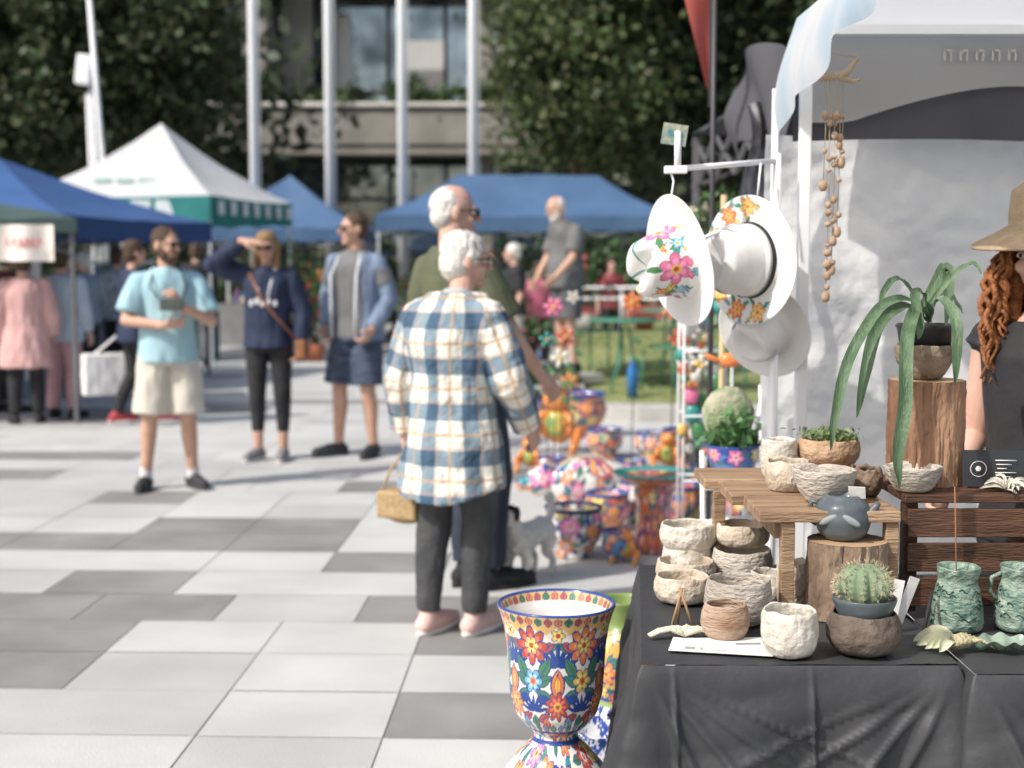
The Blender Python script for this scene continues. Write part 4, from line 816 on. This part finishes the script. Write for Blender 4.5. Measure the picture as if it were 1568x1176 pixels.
cup('clay_bowl',1053,880,90,42,cA,'cup',.003,z=TZT+.062,seed=9,d=3.40); cup('clay_cup',1136,880,84,36,cB,'cup',.003,z=TZT+.075,seed=10,d=3.38); cup('clay_bowl',1053,880,80,50,cA,'cup',.003,z=TZT,seed=19,d=3.40)
e,p,R,h=cup('cactus_bowl',1322,998,120,66,cD,'round',.002,seed=11)
P_,_=resample([(0,.0),(R*.6,.0),(R*.78,.035),(R*.84,.045),(R*.84,.052),(R*.78,.052),(R*.75,.04),(0,.038)],40)
mobj('inner_pot',xf(lathe([tuple(q) for q in P_],64),Matrix.Translation((0,0,h-.022))),cG,e)
mobj('gravel',xf(noisy(lathe([(0,.001),(R*.75,0),(0,-.005)],40),.003,90),Matrix.Translation((0,0,h+.022))),clay('potting_grit',(.12,.09,.06),(.3,.25,.2),scale=150),e)
def cactus(e,Rc,zc,nr,off=(0,0),nm='cactus_body'):
    Vc=[];sp=[]; nth,nph=nr*12,34; hz=.80
    for j in range(nph+1):
        ph=math.pi*(j/nph)*.93+.001
        for i in range(nth):
            a=2*math.pi*i/nth; rib=.5+.5*math.cos(nr*a+.4*math.sin(ph*2)); k=1-.15*(1-rib**.6)*math.sin(ph)
            bump=1+.035*rib*math.cos(ph*22); r=Rc*math.sin(ph)**.85*k*bump; z=Rc*hz*math.cos(ph)*(1-.12*math.exp(-(ph/.35)**2)); Vc.append([r*math.cos(a),r*math.sin(a),z])
    Fc=[(j*nth+i,(j+1)*nth+i,(j+1)*nth+(i+1)%nth,j*nth+(i+1)%nth) for j in range(nph) for i in range(nth)]
    mobj(nm,xf((np.array(Vc),Fc),Matrix.Translation((*off,zc))),mat('cactus_skin',(.13,.19,.11),(.24,.30,.19),scale=18,rough=.65,bump=.5),e)
    for i in range(nr):
        a=2*math.pi*i/nr
        for ph in np.arange(.35,2.2,.27):
            b=Vector((off[0]+Rc*math.sin(ph)**.85*math.cos(a),off[1]+Rc*math.sin(ph)**.85*math.sin(a),Rc*hz*math.cos(ph)+zc))
            n=Vector((math.cos(a)*math.sin(ph),math.sin(a)*math.sin(ph),math.cos(ph)))
            for _ in range(4):
                d=(n+Vector((random.uniform(-.7,.7),random.uniform(-.7,.7),random.uniform(-.7,.7)))).normalized(); sp.append(tube([b,b+d*random.uniform(.008,.014)],[.0006,.0001],4))
    mobj('spines',merge(sp),mat('spine_pale',(.55,.46,.32)),e)
cactus(e,R*.72,h+.022+R*.36,12)
cactus(e,R*.30,h+.035+R*.25,9,(R*.42,-R*.42),'cactus_pup'); cactus(e,R*.26,h+.035+R*.2,9,(-R*.5,-R*.30),'cactus_pup_2')
tagm=mat('plant_tag',(.74,.73,.70),scale=30)
q=W(1372,900,2.86); q.z=TZT+.012; e=grp('plant_tags',q)
mobj('tags',merge([box((-.002,0,.045),(.022,.0012,.105),Matrix.Rotation(.18,3,'Y')),box((.022,.008,.048),(.024,.0012,.11),Matrix.Rotation(.35,3,'Y')@Matrix.Rotation(.3,3,'Z')),box((-.008,.01,.032),(.006,.0012,.10))]),tagm,e,smooth=False)
barkw=mat('log_bark',(.10,.065,.045),(.42,.31,.22),scale=10,rough=.95,bump=2.5,bscale=28,stretch=(1,1,.3),detail=10)
def endgrain():
    m=bpy.data.materials.new('end_grain'); m.use_nodes=True; nt=m.node_tree; L=nt.links; b=nt.nodes['Principled BSDF']; b.inputs['Roughness'].default_value=.8
    tc=NN(nt,'ShaderNodeTexCoord'); wv=NN(nt,'ShaderNodeTexWave',wave_type='RINGS',rings_direction='Z'); wv.inputs['Scale'].default_value=45; wv.inputs['Distortion'].default_value=2.5; wv.inputs['Detail'].default_value=3
    cr=NN(nt,'ShaderNodeMix',data_type='RGBA'); cr.inputs[6].default_value=(.30,.18,.10,1); cr.inputs[7].default_value=(.52,.37,.22,1)
    L.new(tc.outputs['Object'],wv.inputs['Vector']); L.new(wv.outputs['Fac'],cr.inputs[0]); L.new(cr.outputs[2],b.inputs['Base Color']); return m
eg=endgrain()
def log(name,p,R,h,seed=0,m=None):
    e=grp(name,p)
    def f(u,v):
        a=u*2*math.pi; ca,sa=math.cos(a),math.sin(a)
        r=R*(1+.05*noise.noise(Vector((ca*2+seed,sa*2,v)))+.05*noise.noise(Vector((ca*6,sa*6,v*3+seed)))-.075*abs(noise.noise(Vector((ca*11+seed,sa*11,v*2.2))))-.04*abs(noise.noise(Vector((ca*26,sa*26,v*9+seed)))))
        return (r*ca,r*sa,v*h)
    mobj('bark',grid(f,220,60),m or barkw,e)
    rr=[f(i/220,1) for i in range(220)]; mobj('cut_top',(np.array([[x*.995,y*.995,h+.0005] for x,y,z in rr]+[[0,0,h+.001]]),[(i,(i+1)%220,220) for i in range(220)]),eg,e,smooth=False); return e
p=G(1296,962,TZT); p.y=3.0; p.x=W(1296,900,3.0).x; kh=W(1296,826,3.0).z-TZT
log('log_stump',p,.086,kh,1)
e=grp('stoneware_teapot',(p.x-.01,p.y,p.z+kh+.001),-20)
mobj('body',noisy(lathe([tuple(q) for q in resample([(0,0),(.035,0),(.052,.015),(.061,.045),(.055,.075),(.038,.092),(.036,.099),(.031,.099),(.033,.09),(0,.06)],50)[0]],64),.0015,25),cG,e)
mobj('spout',tube([(.045,0,.05),(.060,0,.062),(.068,0,.075),(.073,0,.082)],[.014,.011,.008,.006],12),cG,e); mobj('handle',tube([(-.05,0,.075),(-.066,0,.078),(-.074,0,.058),(-.066,0,.035),(-.055,0,.03)],.006,10),cG,e)
mobj('leaf_relief',merge([ell((x,-.054,.05),(.024,.006,.008),Matrix.Rotation(.5*(1 if x>0 else -1),3,'Y')) for x in(-.022,.022)]),mat('slate_light',(.20,.23,.24),rough=.5),e)
mobj('price_ticket',box((.03,-.02,.105),(.035,.001,.03),Matrix.Rotation(.5,3,'X')),tagm,e,smooth=False)
wood=mat('pine_plank',(.22,.13,.075),(.42,.29,.18),scale=5,rough=.65,bump=.6,bscale=30,stretch=(1,7,7),detail=10)
woodd=mat('dark_stained_wood',(.055,.026,.014),(.12,.06,.035),scale=5,rough=.5,bump=.5,bscale=30,stretch=(1,9,9),detail=8)
zs=.985
e=grp('wooden_shelf',(-.03,0,0))
for nm,c,s_ in [('plank_front',(.70,3.06,zs-.012),(.30,.20,.024)),('plank_middle',(.685,3.28,zs-.0125),(.32,.20,.024)),('plank_back',(.665,3.50,zs-.012),(.34,.20,.024))]: bevel(mobj(nm,box(c,s_),wood,e,smooth=False),.003)
for i,(x,y) in enumerate([(.615,2.985),(.835,2.985),(.53,3.40),(.82,3.5)]): bevel(mobj('post_%d'%i,box((x,y,(zs-.026+TZT)/2),(.028,.032,zs-.026-TZT-.001)),wood,e,smooth=False),.002)
mobj('side_rail',box((.60,3.2,zs-.045),(.018,.40,.04)),wood,e,smooth=False)
e=grp('slatted_crate')
for i,z in enumerate([.80,.875,.95]): bevel(mobj('front_slat_%d'%i,box((1.36,3.02,z),(1.02,.012,.062)),woodd,e,smooth=False),.002)
bevel(mobj('crate_top',box((1.36,3.16,1.003),(1.04,.30,.018)),woodd,e,smooth=False),.003)
for i,x in enumerate((.86,1.26,1.66)): mobj('crate_upright_%d'%i,box((x,3.045,.872),(.03,.03,.236)),woodd,e,smooth=False)
zt=1.013
def at(px,py,d,z): q=W(px,py,d); return Vector((q.x,d,z))
cup('swirl_bowl',1262,752,102,54,cE,'dish',.003,z=zs,seed=21,d=3.08); cup('clay_bowl',1206,740,72,48,cB,'cup',.003,z=zs,seed=22,d=3.24); cup('clay_bowl',1192,735,58,62,cA,'cup',.003,z=zs,seed=23,d=3.42); cup('clay_bowl',1325,748,54,46,clay('rough_bark_clay',(.12,.08,.05),(.3,.22,.16)),'round',.006,z=zs,seed=24,d=3.16)
e,p,R,h=cup('succulent_planter',1268,735,98,42,clay('clay_terracotta',(.38,.24,.14),(.54,.38,.26)),'cup',.003,z=zs+.035,seed=25,d=3.42)
mobj('riser_block',box((0,0,-.0185),(.11,.09,.034)),wood,e,smooth=False)
P=np.stack([rng.normal(0,R*.4,260),rng.normal(0,R*.4,260),h+rng.uniform(-.006,.020,260)],1); leaves('succulent_leaves',P,.010,np.array([.16,.22,.09])*rng.uniform(.5,1.6,(260,1)),e,asp=.45)
log('log_stump',at(1415,730,3.18,zt),.084,.232,7,mat('log_orange_bark',(.13,.06,.035),(.40,.24,.15),scale=9,rough=.95,bump=2.5,bscale=24,stretch=(1,1,.28),detail=10))
q=at(1415,575,3.18,zt+.233); e=grp('strap_leaf_plant',q)
potm=clay('bronze_pot',(.14,.10,.07),(.28,.22,.16))
mobj('pot',noisy(lathe([tuple(a) for a in resample([(0,0),(.035,0),(.05,.02),(.064,.05),(.066,.08),(.058,.082),(.055,.06),(0,.05)],40)[0]],56),.002,40),potm,e)
mobj('dark_inner_pot',lathe([(0,.06),(.052,.06),(.062,.115),(.066,.12),(.062,.125),(.056,.12),(0,.11)],40),mat('black_plastic',(.02,.02,.02),rough=.4),e)
mobj('soil',noisy(lathe([(0,.116),(.055,.114),(0,.105)],30),.004,60),clay('soil',(.06,.04,.03),(.12,.09,.06)),e)
def ribbon(pts,w,fold=.25,n=26):
    P=[Vector(p_) for p_ in pts]
    m=len(P)-1
    def cr(t):
        i=min(int(t*m),m-1); f=t*m-i; a=P[max(i-1,0)];b=P[i];c=P[i+1];d=P[min(i+2,m)]
        return .5*((2*b)+(c-a)*f+(2*a-5*b+4*c-d)*f*f+(3*b-a-3*c+d)*f**3)
    V=[];Fc=[]
    for k in range(n+1):
        t=k/n; c=cr(t); d=(cr(min(1,t+.02))-cr(max(0,t-.02))).normalized(); s=d.cross(Vector((0,-.75,.66))); s=s.normalized() if s.length>.05 else Vector((1,0,0)); nn=s.cross(d)
        ww=w*(.5+.5*math.sin(min(1,t*2.2)*math.pi/2))*(1-max(0,(t-.6)/.4)**2)*.5+.0006
        for u in(-1,-.5,0,.5,1): V.append(list(c+s*ww*u+nn*abs(u)*ww*fold*2+nn*.0015*math.sin(t*40+u*3)))
    for k in range(n):
        for j in range(4): a=k*5+j; Fc.append((a,a+1,a+6,a+5))
    return np.array(V),Fc
lm=mat('strap_leaf',(.055,.11,.05),(.15,.23,.13),scale=6,rough=.42,bump=.5,bscale=60,trans=.15,stretch=(4,4,.5))
base=W(1412,492,3.18)
def lf(pts,w): return ribbon([ (base+Vector((random.uniform(-.02,.02),random.uniform(-.02,.02),0))) if p_ is None else W(*p_) for p_ in pts],w)
rb=[lf([None,(1395,462,3.12),(1350,470,3.02),(1300,550,2.95),(1278,640,2.93),(1272,690,2.93)],.022),lf([None,(1385,470,3.12),(1345,500,3.04),(1325,570,2.99),(1312,640,2.98)],.026),
    lf([None,(1405,470,3.08),(1388,520,2.96),(1385,620,2.90),(1374,700,2.88),(1378,748,2.88)],.028),lf([None,(1432,455,3.15),(1462,420,3.15),(1490,404,3.12),(1503,420,3.10)],.013),
    lf([None,(1440,460,3.12),(1462,490,3.06),(1464,540,3.04),(1462,590,3.04)],.024),lf([None,(1430,440,3.2),(1448,410,3.22),(1452,445,3.18),(1448,500,3.15)],.026),
    lf([None,(1390,440,3.16),(1370,428,3.12),(1352,450,3.08),(1348,480,3.06)],.014),lf([None,(1412,450,3.12),(1400,455,3.06),(1408,500,3.02),(1406,520,3.01)],.02),lf([None,(1425,460,3.24),(1450,450,3.3),(1475,480,3.32)],.018)]
Vr,Fr=merge(rb); mobj('strap_leaves',(Vr-np.array(q),Fr),lm,e)
cup('speckled_dish',1398,728,92,40,cE,'dish',.003,z=zt,seed=31,d=3.06)
q=at(1522,712,3.1,zt); e=grp('business_card_sign',q,-6)
mobj('card',box((0,0,.043),(.135,.003,.08),Matrix.Rotation(-.12,3,'X')),mat('card_black',(.03,.032,.036),rough=.4),e,smooth=False)
ring=tube([(-.035+.017*math.cos(a),-.010,.043+.017*math.sin(a)) for a in np.linspace(0,2*math.pi,25)],.0008,5,False)
mobj('printed_marks',merge([ring,ell((-.035,-.009,.043),(.006,.001,.006))]+[box((.024-.004*(i%3),-.0065,.062-.009*i),(.045-.012*(i%3),.001,.0018)) for i in range(5)]),tagm,e)
mobj('rest',box((0,.02,.004),(.10,.04,.008)),wood,e,smooth=False)
def airplant(p,s,col,n=16,seed=0,name='air_plant',flat=.6):
    r=random.Random(seed); e=grp(name,p); ps=[]
    for i in range(n):
        a=r.uniform(0,6.28); t=r.uniform(.1,.9)*flat/.6; d=Vector((math.cos(a),math.sin(a),t)); l=s*r.uniform(.5,1.1)
        ps.append(ribbon([(0,0,.004),tuple(d*l*.5+Vector((0,0,l*.1))),tuple(Vector((d.x+r.uniform(-.4,.4),d.y,max(.02,t*.4)))*l)],s*.13,.3,8))
    mobj('leaves',merge(ps),mat('airplant_%s_%d'%(name,seed),col,rough=.6),e)
airplant(at(1540,735,3.05,zt),.055,(.45,.43,.36),26,1); airplant(at(1530,712,3.2,zt),.05,(.25,.33,.2),14,2)
e=grp('dried_flower_pod',at(1455,992,2.74,.749),20)
mobj('petals',merge([ribbon([(0,0,.012),(-.03+.004*i,.01*(i-3),.03),(-.075+.006*abs(i-3),.014*(i-3),.012+.004*(i%2))],.022,.35,10) for i in range(7)]),mat('petal_cream',(.66,.63,.48),(.56,.60,.40),scale=30,rough=.7,trans=.2),e)
mobj('husk',merge([noisy(ell((.02,0,.016),(.035,.020,.015)),.004,50)]+[tube([(.03,0,.015),(.055,.012*(i-2),.02),(.075,.02*(i-2),.006)],[.005,.004,.001],6) for i in range(5)]),mat('husk_tan',(.42,.36,.2),(.6,.55,.35),scale=50,bump=.8),e)
e=grp('leaf_dish',at(1535,985,2.75,.746)); mobj('dish',grid(lambda u,v:((u-.5)*.14,(v-.5)*.08*math.sin(math.pi*min(.97,max(.03,u))),.004+.03*((v-.5)*2)**2*.6+.004*math.sin(u*25)),30,12),mat('glaze_sage',(.14,.21,.16),(.25,.32,.25),scale=30,rough=.35),e)
vg=mat('vase_sea_green',(.07,.15,.12),(.32,.40,.32),scale=34,rough=.35,coat=.2,bump=1,bscale=60,stretch=(1,1,1.8),detail=8)
for px,yb,nm,seed in ((1465,962,'green_vase',1),(1562,962,'green_jug',2)):
    q=at(px,yb,2.92,.744); e=grp(nm,q)
    pr=[(0,0),(.048,0),(.053,.012),(.052,.05),(.046,.085),(.038,.105),(.043,.120),(.047,.136),(.041,.136),(.031,.108),(0,.03)]
    mobj('vessel',noisy(lathe([tuple(a) for a in resample(pr,70)[0]],64),.003,32),vg,e)
    lp=[]; rv_=random.Random(seed)
    for k in range(34):
        a=rv_.uniform(0,6.28); z=rv_.uniform(.012,.095); rr=np.interp(z,[.01,.05,.085,.105],[.0535,.0525,.0465,.0385])+.0006; l=rv_.uniform(.2,.6)
        lp.append(tube([((rr)*math.cos(a+t),(rr)*math.sin(a+t),z+.004*math.sin(t*14)) for t in np.linspace(0,l,10)],.0014,5,False))
    mobj('carved_marks',merge(lp),mat('vase_dark_line',(.02,.06,.05),rough=.4),e)
    if seed==2: mobj('handle',tube([(-.04,0,.12),(-.062,0,.11),(-.066,0,.08),(-.045,0,.06)],.005,8),vg,e)
    else: mobj('incense_stick',tube([(.0,0,.03),(-.012,0,.30)],.0013,6),mat('incense',(.25,.12,.05)),e)
e=grp('brochures',at(1105,1008,2.74,TZT+.003),-12)
mobj('sheets',merge([box((0,0,0),(.20,.10,.0012)),box((.03,.02,.0016),(.15,.09,.0012),Matrix.Rotation(.25,3,'Z'))]),tagm,e,smooth=False)
mobj('print',merge([box((-.06+.03*i,-.02-.004*j,.0012),(.02,.002,.0008)) for i in range(3) for j in range(5)]+[box((.05,.02,.0032),(.05,.012,.0006),Matrix.Rotation(.25,3,'Z'))]),mat('ink_print',(.25,.3,.28)),e,smooth=False)
e=grp('coral_piece',at(1048,1000,2.80,TZT+.004)); ps=[]
for i in range(40):
    a=-1.45+2.9*i/39; l=random.uniform(.8,1.1); ps.append(tube([(0,0,.008),(math.sin(a)*.03,math.cos(a)*.018,.014+.004*random.random()),(math.sin(a)*.055*l,math.cos(a)*.03,.012),(math.sin(a)*.078*l,math.cos(a)*.036-.008,.004)],[.006,.005,.0045,.0025],6))
mobj('branches',noisy(merge(ps),.003,60),mat('coral_cream',(.62,.57,.45),scale=80,bump=.6,rough=.9),e)
e=grp('twig_easel',at(1042,972,2.88,TZT)); mobj('twigs',merge([tube([(-.02,0,0),(.004,.01,.085)],.0028,6),tube([(.028,0,0),(-.002,.01,.085)],.0028,6),tube([(0,.05,0),(.002,.01,.08)],.0025,6)]),mat('twig',(.33,.2,.1)),e)
e=grp('pen',at(1415,950,2.84,TZT+.002)); mobj('barrel',tube([(0,0,.005),(.03,.05,.075)],.004,8),black,e)
# ================================================================ stall canopy (right)
cw=mat('canopy_watercolour',(.80,.80,.80),(.52,.65,.76),scale=3.2,rough=.8,trans=.45,bump=.3,bscale=5,stretch=(1,1.5,.8),detail=2)
cg=mat('canopy_ceiling',(.84,.84,.83),(.88,.88,.87),scale=1.5,rough=.8,trans=.7,bump=.4,bscale=4)
e=tent('stall_canopy',[(.82,1.0),(3.8,1.0),(3.8,4.05),(.82,4.05)],2.17,3.05,None,0,cg,None,.06,legs=False)
def lv(u,v):
    y=4.07-u*3.05; zb=1.87+.19*min(1,(u*3.05)/1.0)**.8+.012*math.sin(u*34); zt_=2.19
    x=.80-.05*math.sin(v*2)*(1-.3*u)-.016*math.sin(u*46+v*3)*v; z=zt_+(zb-zt_)*v; return (x,y,z)
mobj('side_valance',grid(lv,160,10),cw,e)
def rv(u,v):
    x=.82+2.95*u; arc=2.00-.10*(1-min(1,max(0,(x-.95)/.45)))**1.6; z=2.19+(arc-2.19)*v; return (x,4.06+.008*math.sin(u*30)*v,z)
mobj('rear_valance',grid(rv,80,8),cg,e)
mobj('dark_rear_band',grid(lambda u,v:(.80+2.95*u,4.10+.012*math.sin(u*18)+.004*math.sin(u*70),2.16-.31*v+.008*math.sin(u*14)),90,6),mat('band_charcoal',(.06,.06,.066),(.085,.085,.095),scale=3,rough=.8,bump=.5,bscale=8),e)
lt=mat('logo_tan',(.46,.44,.42))
pr=[]
for i in range(6):
    x=1.22+.045*i; pr+=[box((x-.01,4.042,2.085),(.006,.003,.030)),box((x,4.042,2.097),(.02,.003,.006)),box((x+.008,4.042,2.08),(.005,.003,.022))]
pr+=[beam((1.475,4.042,2.075),(1.52,4.042,2.12),.008),beam((1.52,4.042,2.12),(1.57,4.042,2.075),.008),beam((1.53,4.040,2.085),(1.56,4.040,2.11),.008)]
mobj('faded_logo',merge(pr),lt,e,smooth=False)
for i,(x,y) in enumerate([(.815,4.0),(.82,1.02),(3.78,1.02),(3.78,4.0)]): bevel(mobj('leg_%d'%i,box((x,y,1.08),(.032,.032,2.16)),wp,e,smooth=False),.004)
mobj('eave_bars',merge([beam((.84,1.0,2.15),(.84,4.0,2.15),.025),beam((.84,4.02,2.15),(3.8,4.02,2.15),.025)]),wp,e,smooth=False)
tm=mat('white_tarp',(.86,.86,.85),(.90,.90,.89),scale=2,rough=.35,trans=.45,bump=3,bscale=6,detail=3)
def tf(u,v):
    x=.745+2.9*u; z=.02+1.86*v
    q=Vector((x*2.3,z*2.3,0)); r1=noise.ridged_multi_fractal(q,1.0,2.2,4,1.0,2.0); r2=noise.ridged_multi_fractal(q*2.1+Vector((5,3,1)),1.0,2.2,3,1.0,2.0)
    y=4.19+.030*r1+.012*r2+.03*noise.noise(q*1.3+Vector((9,0,0)))+.014*math.sin(x*9)
    return (x,y,z)
e=grp('tarp_wall'); mobj('tarp_sheet',grid(tf,260,170),tm,e)
mobj('edge_pole',tube([(.755,4.12,0),(.755,4.12,2.0)],.012,10),wp,e)
e=grp('driftwood_chime',W(1284,118,3.75)); dw=mat('driftwood',(.30,.22,.14),(.45,.35,.24),scale=30,rough=.9,bump=.6)
mobj('driftwood',merge([tube([(-.06,0,-.005),(-.02,0,.0),(.02,0,.01),(.05,0,.05)],[.006,.010,.009,.004],8),tube([(.0,0,.0),(.04,0,-.012),(.055,0,-.005)],[.008,.006,.003],8)]),dw,e)
ps=[];bs=[]
for i,(x,l) in enumerate([(-.035,.28),(-.022,.57),(-.008,.50),(.006,.40),(.014,.22)]):
    ps.append(tube([(x,.004*i,0),(x+.004,.004*i,-l*.5),(x,.004*i,-l)],.0012,5)); r=random.Random(i); z=-.10
    while z>-l:
        rr=r.uniform(.006,.0115); bs.append(ell((x+.003,.004*i,z),(rr,rr,rr*r.uniform(.8,1.3)),None,10,7)); z-=r.choice([.02,.03,.055,.09])
    bs.append(ell((x,.004*i,-l),(.012,.011,.016),None,10,7))
ps.append(tube([(-.05,0,0),(-.02,.0,.06),(.05,.0,.05)],.0012,5))
mobj('strings',merge(ps),dw,e); mobj('gum_nut_beads',merge(bs),mat('gumnuts',(.30,.19,.12),(.48,.35,.24),scale=60,rough=.8),e)
dkf=mat('canopy_dark_grey',(.065,.065,.075),(.09,.09,.10),scale=2,rough=.8); fab=mat('patterned_fabric',(.14,.14,.15),(.5,.48,.5),scale=16,rough=.9,detail=6)
e=tent('dark_market_tent',[(1.12,6.0),(4.1,6.0),(4.1,9.0),(1.12,9.0)],2.30,3.3,None,.0,dkf,None,.08,legs=True,lm_=fpd)
mobj('corner_drape',grid(lambda u,v:(.98+.03*math.sin(v*5+u*9),5.15+1.3*u,2.25+.12*math.sin(u*3)-v*(.45-.15*u)),20,14),dkf,e)
mobj('hanging_fabric',grid(lambda u,v:(.94+.25*(u-.2)+.02*math.sin(v*8),5.45+.5*u+.03*math.sin(u*25),2.2-.1*(1-u)-v*.55),30,14),fab,e)
mobj('rear_drape',grid(lambda u,v:(1.0+.25*u,5.6+.02*math.sin(u*20+v*2),2.2-v*1.5),16,14),dkf,e)
e=grp('feather_flag',(W(1092,200,6.0).x,6.0,0)); mobj('pole',tube([(0,0,0),(0,0,3.2)],[.014,.010],10),mat('flag_pole_dark',(.05,.05,.055),rough=.4),e)
mobj('sail',grid(lambda u,v:(-.012-(.27*(v)**.9)*u,.02*math.sin(u*3+v*6),2.18+1.05*v),14,30),mat('flag_red',(.46,.10,.08),(.54,.13,.11),scale=4,rough=.8,trans=.3),e)
mobj('sleeve',box((-.006,0,2.7),(.03,.012,1.1)),MC['flag_pole_dark'],e,smooth=False)
# ---- hat rack
e=grp('hat_rack',(0,0,0)); q0=W(1020,260,3.75); q1=W(1190,246,3.95)
mobj('arm',tube([q0,q1],.008,10),wp,e); mobj('upright',tube([(q1.x,q1.y,0),(q1.x,q1.y,q1.z+.02)],.012,10),wp,e)
bevel(mobj('bracket',box(q0+Vector((.025,0,.0)),(.06,.02,.02)),wp,e,smooth=False),.003); mobj('bracket_post',tube([q0+Vector((.03,0,0)),q0+Vector((.03,0,.1))],.009,8),wp,e)
q=W(1033,206,3.75); mobj('photo_card',box(q,(.065,.003,.055),Matrix.Rotation(.15,3,'Y')),mat('photo_print',(.06,.22,.24),(.55,.45,.3),scale=40,rough=.4),e,smooth=False)
mobj('hat_hooks',merge([tube([q0+Vector((.01,0,0)),q0+Vector((.02,0,-.03)),W(1028,300,3.72)],.003,6),tube([W(1165,250,3.9),W(1160,300,3.88)],.003,6),tube([W(1190,340,3.95),W(1120,345,3.86),W(1062,372,3.76)],.006,8)]),wp,e)
hm=mat('felt_white',None,attr=True,rough=.85,var=.04,scale=20,bump=.15,bscale=200)
def hat(loc,axis,s,flist,spin=0,band=True,roll=.22):
    e=grp('painted_hat',loc)
    pr=[(0,.132),(.03,.128),(.062,.136),(.080,.124),(.090,.09),(.098,.02),(.103,.004),(.125,.0),(.155,.003),(.178,.008),(.178,.004),(.155,-.001),(.125,-.005),(.100,-.003),(.093,.02),(.084,.09),(.06,.12),(0,.12)]
    P,_=resample(pr,150); nA=200; V,Fc=lathe([tuple(p_) for p_ in P],nA)
    a=np.arctan2(V[:,1],V[:,0]); r=np.hypot(V[:,0],V[:,1]); zz=V[:,2].copy()
    X0,Y0=V[:,0].copy(),V[:,1].copy()
    V[:,2]+=np.where(r>.105,(r-.105)*roll*np.cos(a)**2,0)
    V[:,1]*=np.where(zz>.03,.88,1)
    V[:,2]-=np.where((r<.09)&(zz>.1),.028*np.exp(-(Y0/.02)**2),0)
    C=np.tile(np.array([.76,.75,.73]),(len(V),1)); idx=np.repeat(np.arange(150),nA); top=idx<int(150*.54)
    crown=top&(zz>.012)
    for (side,x,y,R,n,cp) in flist:
        m=crown if side=='s' else (top&(r>.1))
        if side=='s': S_,T_=a[m]*.095,zz[m]
        else: S_,T_=X0[m],Y0[m]
        sub=C[m].copy()
        for k in range(4):
            an=k*1.57+.5+x*9; leaf(sub,S_,T_,x+math.cos(an)*R*1.15,y+math.sin(an)*R*1.15,R*.6,R*.22,an,[TEA,GRN,YEL,LBL][k],None,out=GRN)
        flower(sub,S_,T_,x,y,R,n,cp,YEL,None,out=tuple(c*.6 for c in cp)); C[m]=sub
    q=Vector(axis).normalized().to_track_quat('Z','Y').to_matrix()@Matrix.Rotation(spin,3,'Z')
    mobj('felt_hat',((V*s)@np.array(q).T,Fc),hm,e,cols=C)
    if band:
        bd=loft([np.array([[rr*math.cos(t),rr*math.sin(t),z] for t in np.linspace(0,2*math.pi,60,endpoint=False)]) for rr,z in((.105,.008),(.1035,.022))],False)
        mobj('hat_band',((bd[0]*s)@np.array(q).T,bd[1]),black,e)
    return e
FL=[]
for k in range(4): FL+=[('s',-.225+.15*k,.066,.050,6,PNK),('s',-.150+.15*k,.095,.018,5,ORG),('s',-.150+.15*k,.045,.020,5,LBL)]
hat(W(1044,398,3.76),(-.90,-.36,-.20),1.0,FL,.6,False,.12)
FB=[('t',.145*math.cos(a),.145*math.sin(a),.030,6,ORG if k%2 else (.8,.38,.12)) for k,a in enumerate(np.linspace(.3,3.6,7))]
hat(W(1150,398,3.89),(-.80,-.56,-.04),1.0,FB,1.3,True,.10)
hat(W(1172,505,4.0),(-.5,-.7,-.3),.80,[('t',.14,.0,.03,6,PNK)],2.5,False,.1)
# ---- easel with painted planter
e=grp('folding_plant_stand',(0,0,0))
A=lambda px,py,dd=4.6:W(px,py,dd)
gb=lambda px,dd:Vector((W(px,700,dd).x,dd,0))
mobj('frame',merge([tube([A(1170,585,4.7),gb(1095,4.45)],.008,8),tube([A(1172,585,4.72),gb(1160,4.5)],.008,8),tube([A(1165,590,4.7),gb(1180,4.95)],.008,8),tube([A(1075,690,4.5),gb(1085,4.6)],.008,8),tube([A(1075,738,4.5),A(1165,738,4.6)],.008,8),tube([A(1080,800,4.5),A(1165,790,4.6)],.008,8)]),wp,e)
q=A(1122,738,4.55); bevel(mobj('shelf_tray',box(q-Vector((0,0,.008)),(.2,.16,.012)),wp,e,smooth=False),.002)
e2=talpot('painted_planter',q,[(0,0),(.055,0),(.065,.03),(.08,.08),(.086,.125),(.08,.125),(.07,.08),(0,.07)],.032,55,(160,70),bands=[(.112,.14,BLU)],bg=(.1,.2,.45))
P=np.stack([rng.normal(0,.04,260),rng.normal(0,.04,260),.12+abs(rng.normal(0,.05,260))],1); leaves('succulents',P,.03,np.array([.10,.22,.08])*rng.uniform(.5,1.6,(260,1)),e2,asp=.3)
mobj('back_stone',noisy(ell((-.01,.05,.21),(.085,.04,.10)),.008,25),clay('mossy_rock',(.2,.28,.14),(.5,.45,.35),scale=25),e2)
e=grp('display_pole',(W(1105,600,5.2).x,5.2,0)); mobj('pole',tube([(0,0,0),(0,0,1.75)],.012,8),mat('bamboo',(.45,.36,.2)),e)
for k,(z,c) in enumerate([(1.35,TEA),(1.15,ORG),(.95,(.7,.7,.65)),(1.5,GRN),(.8,RED)]):
    mobj('ornament_%d'%k,merge([ell((.03*math.sin(k*2),-.02,z),(.04,.02,.028)),ell((.04+.03*math.sin(k*2),-.02,z+.024),(.015,.013,.015)),ell((-.04,-.02,z+.008),(.032,.01,.011),Matrix.Rotation(.4,3,'Y'))]),mat('orn_%d'%k,c,rough=.3),e)
plant('hanging_fern',(W(1085,440,6.3).x,6.3,0),.10,.8,160,.035,(.07,.14,.05),z0=1.0,flowers=(.6,.5,.4))
